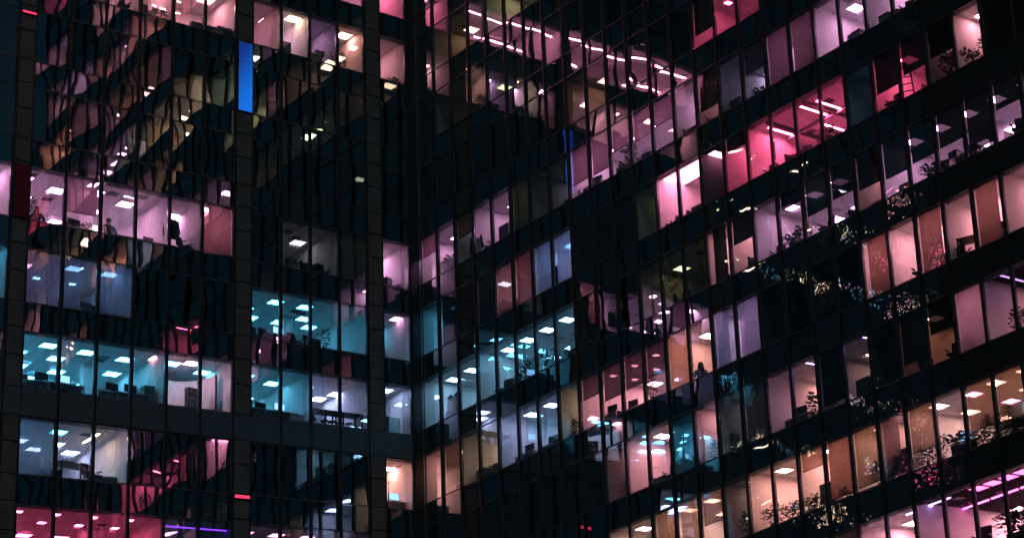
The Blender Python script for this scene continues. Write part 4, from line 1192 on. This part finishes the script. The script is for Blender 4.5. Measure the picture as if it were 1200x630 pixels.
# ------------------------------------------------------------------ people
def person(label, bay, k, c, frac, d, rot, shirt, seated=False, long_hair=False, arms='down', base=0.0):
    w = wing(bay); a, e = BAY[bay][c]
    root = empty('person', world(w, a + (e - a) * frac, d, Z(w, k) - .1 + base + LOWFLOOR.get((bay, k, c), 0)), RZ[w] + rot)
    tag(root, label + ', ' + place(bay, k, c), 'person')
    V = []; E = []; Rr = []
    def add(p, r, parent=None):
        V.append(p); Rr.append(r)
        if parent is not None:
            E.append((parent, len(V) - 1))
        return len(V) - 1
    hz = .50 if seated else .93
    pel = add((0, 0, hz), (.155, .11))
    wa = add((0, .01, hz + .20), (.155, .11), pel)
    ch = add((0, .0, hz + .40), (.185, .125), wa)
    nk = add((0, .015, hz + .56), (.06, .06), ch)
    hd = add((0, -.005, hz + .67), (.075, .09), nk)
    add((0, -.005, hz + .77), (.075, .09), hd)
    for s in (-1, 1):
        sh = add((s * .19, .01, hz + .49), (.075, .07), ch)
        if arms == 'fold':
            el = add((s * .25, -.06, hz + .22), (.045, .045), sh)
            wr = add((s * .06, -.22, hz + .24), (.030, .030), el)
            hdv = Vector((-s * .08, -.01, .01))
        else:
            el = add((s * .29, .03, hz + .22), (.055, .055), sh)
            wr = add((s * .24, -.14, hz + .06), (.034, .034), el) if not seated else add((s * .22, -.24, hz + .24), (.036, .036), el)
            hdv = Vector((0, -.05, -.07)) if not seated else Vector((-.01 * s, -.09, 0))
        pm = add(tuple(Vector(V[wr]) + hdv), (.036, .022), wr)
        for q in range(4):
            off = Vector((s * (q - 1.5) * .018, 0, 0)) if arms != 'fold' else Vector((0, 0, (q - 1.5) * .018))
            f1 = add(tuple(Vector(V[pm]) + hdv * .55 + off), (.0095, .0095), pm)
            add(tuple(Vector(V[f1]) + hdv * (.35 + .1 * (q in (1, 2))) + Vector((0, .01, -.012))), (.008, .008), f1)
        th = add(tuple(Vector(V[pm]) + hdv * .2 + Vector((-s * .04, -.01, .015))), (.010, .010), pm)
        add(tuple(Vector(V[th]) + hdv * .35), (.008, .008), th)
        hp = add((s * .10, 0, hz - .04), (.09, .09), pel)
        if seated:
            kn = add((s * .13, -.44, hz + .0), (.062, .062), hp); an = add((s * .13, -.46, .09), (.042, .042), kn)
        else:
            kn = add((s * .11, -.01, .49), (.062, .062), hp); an = add((s * .11, .02, .09), (.042, .042), kn)
        add((V[an][0], V[an][1] - .16, .035), (.04, .03), an)
    me = bpy.data.meshes.new('body'); me.from_pydata(V, E, [])
    o = bpy.data.objects.new('body', me); COL.objects.link(o); o.parent = root
    sk = o.modifiers.new('skin', 'SKIN')
    for i, sv in enumerate(me.skin_vertices[0].data):
        sv.radius = Rr[i]; sv.use_root = (i == 0)
    ss = o.modifiers.new('sub', 'SUBSURF'); ss.levels = 2; ss.render_levels = 2
    dg = bpy.context.evaluated_depsgraph_get(); dg.update()
    ev = o.evaluated_get(dg); nm = bpy.data.meshes.new_from_object(ev)
    o.modifiers.clear(); o.data = nm
    for m in (M['skin'], M[shirt], M['cloth_dark']):
        nm.materials.append(m)
    for p in nm.polygons:
        z = p.center.z; x = abs(p.center.x)
        if z > hz + .545: mi = 0
        elif z > hz + .06 and not (arms != 'fold' and x > .20 and z < hz + .10): mi = 1
        elif x > .20 and not seated: mi = 0
        else: mi = 2
        p.material_index = mi; p.use_smooth = True
    hcz = hz + .73
    b = MB()                                            # nose, brow and ears belong to the face
    b.tube((0, -.092, hcz + .015), (0, -.115, hcz - .015), .008, .014, M['skin'], 6)
    for s in (-1, 1):
        b.tube((s * .078, .0, hcz + .02), (s * .084, .01, hcz - .03), .02, .014, M['skin'], 6)
    b.obj('face_relief', root, 0, True)
    b = MB()
    for s in (-1, 1):
        b.tube((s * .03, -.085, hcz + .012), (s * .03, -.094, hcz + .012), .010, .008, M['hair'], 8)
    b.tube((-.022, -.088, hcz - .05), (.022, -.088, hcz - .05), .006, .006, M['cloth_red'], 6)
    b.obj('eyes_and_mouth', root)
    b = MB(); n = 12
    prof = [(0, .155), (.055, .145), (.088, .105), (.10, .05), (.098, .0), (.09, -.04)] if not long_hair else [(0, .155), (.06, .145), (.095, .105), (.11, .04), (.125, -.05), (.135, -.16), (.12, -.22)]
    k0 = b.mi(M['hair'])
    for r_, z in prof:
        for i in range(n + 1):
            t = -.45 + (PI + .9) * i / n
            b.v.append((r_ * math.cos(t) * .92, .012 + r_ * math.sin(t), hcz + z))
    for q in range(len(prof) - 1):
        for i in range(n):
            a_ = q * (n + 1) + i
            b.f.append((a_, a_ + 1, a_ + n + 2, a_ + n + 1)); b.m.append(k0)
    hh = b.obj('hair', root, 0, True)
    so = hh.modifiers.new('thick', 'SOLIDIFY'); so.thickness = .014; so.offset = 1
    return root
person('person in dark shirt, back turned', 'b1', 3, 0, .40, .62, PI - .3, 'cloth_teal', seated=True)
person('broad person in teal jacket, back turned', 'b1', 3, 2, .40, .62, PI + .2, 'cloth_teal', seated=True).scale = (1.25, 1.1, 1.08)
person('long-haired person in dark clothes', 'r', 6, 13, .12, .42, PI * 1.36, 'cloth_dark', seated=True, long_hair=True, arms='fold').scale = (1.2, 1.15, 1.1)
put('stool', 'b1', 3, 0, .40, .62, 0, .62); put('stool', 'b1', 3, 2, .40, .62, 0, .62); put('stool', 'r', 6, 13, .16, .42, 0, .62)

SIDES = {1: [''], 2: ['left ', 'right '], 3: ['left ', 'middle ', 'right ']}
for (desc, bay, k, c), ts in PUT.items():
    ts.sort(key=lambda t: (t[0], t[1]))
    for (fr, d, o, cat, grp), sd in zip(ts, SIDES[min(3, len(ts))]):
        tag(o, sd + desc + ' behind the ' + place(bay, k, c), cat, grp)

# ------------------------------------------------------------------ lightboxes on the stone columns
def column_light(ci, k, za, zb, m, label, name='lightbox', seg=True):
    a, e = COLUMNS_L[ci]
    r = empty(name, (0, 0, 0)); z0 = ZL(k)
    r.location = ((a + e) / 2, -.09, z0 + za)
    x = (e - a) / 2 - .04
    b = MB(); b.box(-x, x, -.05, .0, 0, zb - za, M['fin']); b.obj('housing', r)
    b = MB(); hh = zb - za
    cuts = [0.0, hh * .72, hh] if seg else [0.0, hh]
    for i in range(len(cuts) - 1):
        b.quad([(-x + .015, -.053, cuts[i] + .012), (x - .015, -.053, cuts[i] + .012), (x - .015, -.053, cuts[i + 1] - .004), (-x + .015, -.053, cuts[i + 1] - .004)], m)
    b.obj('diffuser', r)
    tag(r, label, 'light')
def blue_mat():
    m, nt, out = mat('blue_lightbox')
    L = nt.links.new
    e = N(nt, 'ShaderNodeEmission'); tc = N(nt, 'ShaderNodeTexCoord'); wv = N(nt, 'ShaderNodeTexNoise')
    wv.inputs['Scale'].default_value = 1.4; L(tc.outputs['Object'], wv.inputs['Vector'])
    r = N(nt, 'ShaderNodeValToRGB'); r.color_ramp.elements[0].position = .12; r.color_ramp.elements[1].position = .95
    r.color_ramp.elements[0].color = (.004, .075, .34, 1); r.color_ramp.elements[1].color = (.003, .016, .11, 1)
    sp = N(nt, 'ShaderNodeSeparateXYZ'); L(tc.outputs['Object'], sp.inputs[0])      # lamp glow painted brighter low and to the right, no tubes inside
    g = math_(nt, 'SUBTRACT', math_(nt, 'MULTIPLY', sp.outputs[2], .27), math_(nt, 'MULTIPLY', sp.outputs[0], .5))
    g = math_(nt, 'ADD', g, math_(nt, 'MULTIPLY', math_(nt, 'SUBTRACT', wv.outputs['Fac'], .5), .25))
    L(g, r.inputs[0]); L(r.outputs[0], e.inputs[0]); L(e.outputs[0], out.inputs[0])
    return m
column_light(2, 1, -.0, 3.75, blue_mat(), 'tall blue glowing lightbox on the stone column left of the four-window bay')
column_light(1, 3, .0, 2.55, emission('dim_red_lightbox', (.0055, .0010, .0018), 1.0), 'dim red light panel on the leftmost stone column', seg=False)
RED = emission('red_led', (.75, .03, .09), 1.0)
column_light(1, 1, 2.25, 2.36, RED, 'thin red light strip high on the leftmost stone column', 'marker_light', False)
column_light(2, 6, -.22, -.06, RED, 'thin red light strip low on the column beside the four-window bay', 'marker_light', False)

# ------------------------------------------------------------------ painted lettering on the olive windows
def lettering(txt, c, frac, zoff, size, label):
    cu = bpy.data.curves.new('window_lettering', 'FONT'); cu.body = txt; cu.size = size; cu.extrude = .002; cu.offset = .006
    cu.align_x = 'CENTER'
    cu.materials.append(M['ink'])
    to = bpy.data.objects.new('t', cu); COL.objects.link(to)
    dg = bpy.context.evaluated_depsgraph_get(); dg.update()
    me = bpy.data.meshes.new_from_object(to.evaluated_get(dg)); bpy.data.objects.remove(to)
    o = bpy.data.objects.new('window_lettering', me); COL.objects.link(o)
    o.location = world('R', PR * (c + frac), .06, ZR(5) + zoff)
    o.rotation_euler = (PI / 2, 0, RZ['R'])
    tag(o, label, 'lettering', 'lettering painted on the olive windows')
lettering('ess.', 12, .5, 1.25, .62, 'black painted letters, upper line, on the thirteenth window from corner, olive room')
lettering('uir', 12, .5, .72, .62, 'black painted letters, lower line, on the thirteenth window from corner, olive room')
lettering('ny!', 13, .45, .85, .7, 'black painted letters, upper line, on the fourteenth window from corner, olive room')
lettering('th', 13, .45, .25, .7, 'black painted letters, lower line, on the fourteenth window from corner, olive room')
lettering('N', 11, .7, 1.0, .6, 'single black painted letter on the twelfth window from corner, olive room')

# ------------------------------------------------------------------ ground, sky, lights
b = MB(); b.quad([(-900, -900, 0), (900, -900, 0), (900, 900, 0), (-900, 900, 0)], M['ground'])
g = b.obj('ground'); g['kind'] = 'structure'
bpy.data.objects.remove(LIB)

wd = bpy.data.worlds.new('World'); S.world = wd; wd.use_nodes = True
nt = wd.node_tree; nt.nodes.clear()
out = nt.nodes.new('ShaderNodeOutputWorld'); bg = nt.nodes.new('ShaderNodeBackground')
bg.inputs[0].default_value = (.0035, .0115, .0185, 1); bg.inputs[1].default_value = 1.0
nt.links.new(bg.outputs[0], out.inputs[0])
sl = bpy.data.lights.new('city_glow', 'SUN'); sl.energy = .25; sl.angle = math.radians(4); sl.color = (.95, .97, .95)
so = bpy.data.objects.new('city_glow', sl); COL.objects.link(so)
so.rotation_euler = Vector((.30, .42, -.88)).to_track_quat('-Z', 'Y').to_euler()

# ------------------------------------------------------------------ camera
cd = bpy.data.cameras.new('camera'); co = bpy.data.objects.new('camera', cd); COL.objects.link(co)
co.location = (-13.5258 * H, -22.7994 * H, ZG)
co.rotation_euler = (1.8799, .1576, -.935)
cd.sensor_fit = 'HORIZONTAL'; cd.sensor_width = 36.0
cd.lens = 2283.84 / 1200 * 36.0
cd.shift_x = (600 - 1534.26) / 1200
cd.shift_y = (399.6 - 315) / 1200
cd.clip_start = .1; cd.clip_end = 3000
S.camera = co
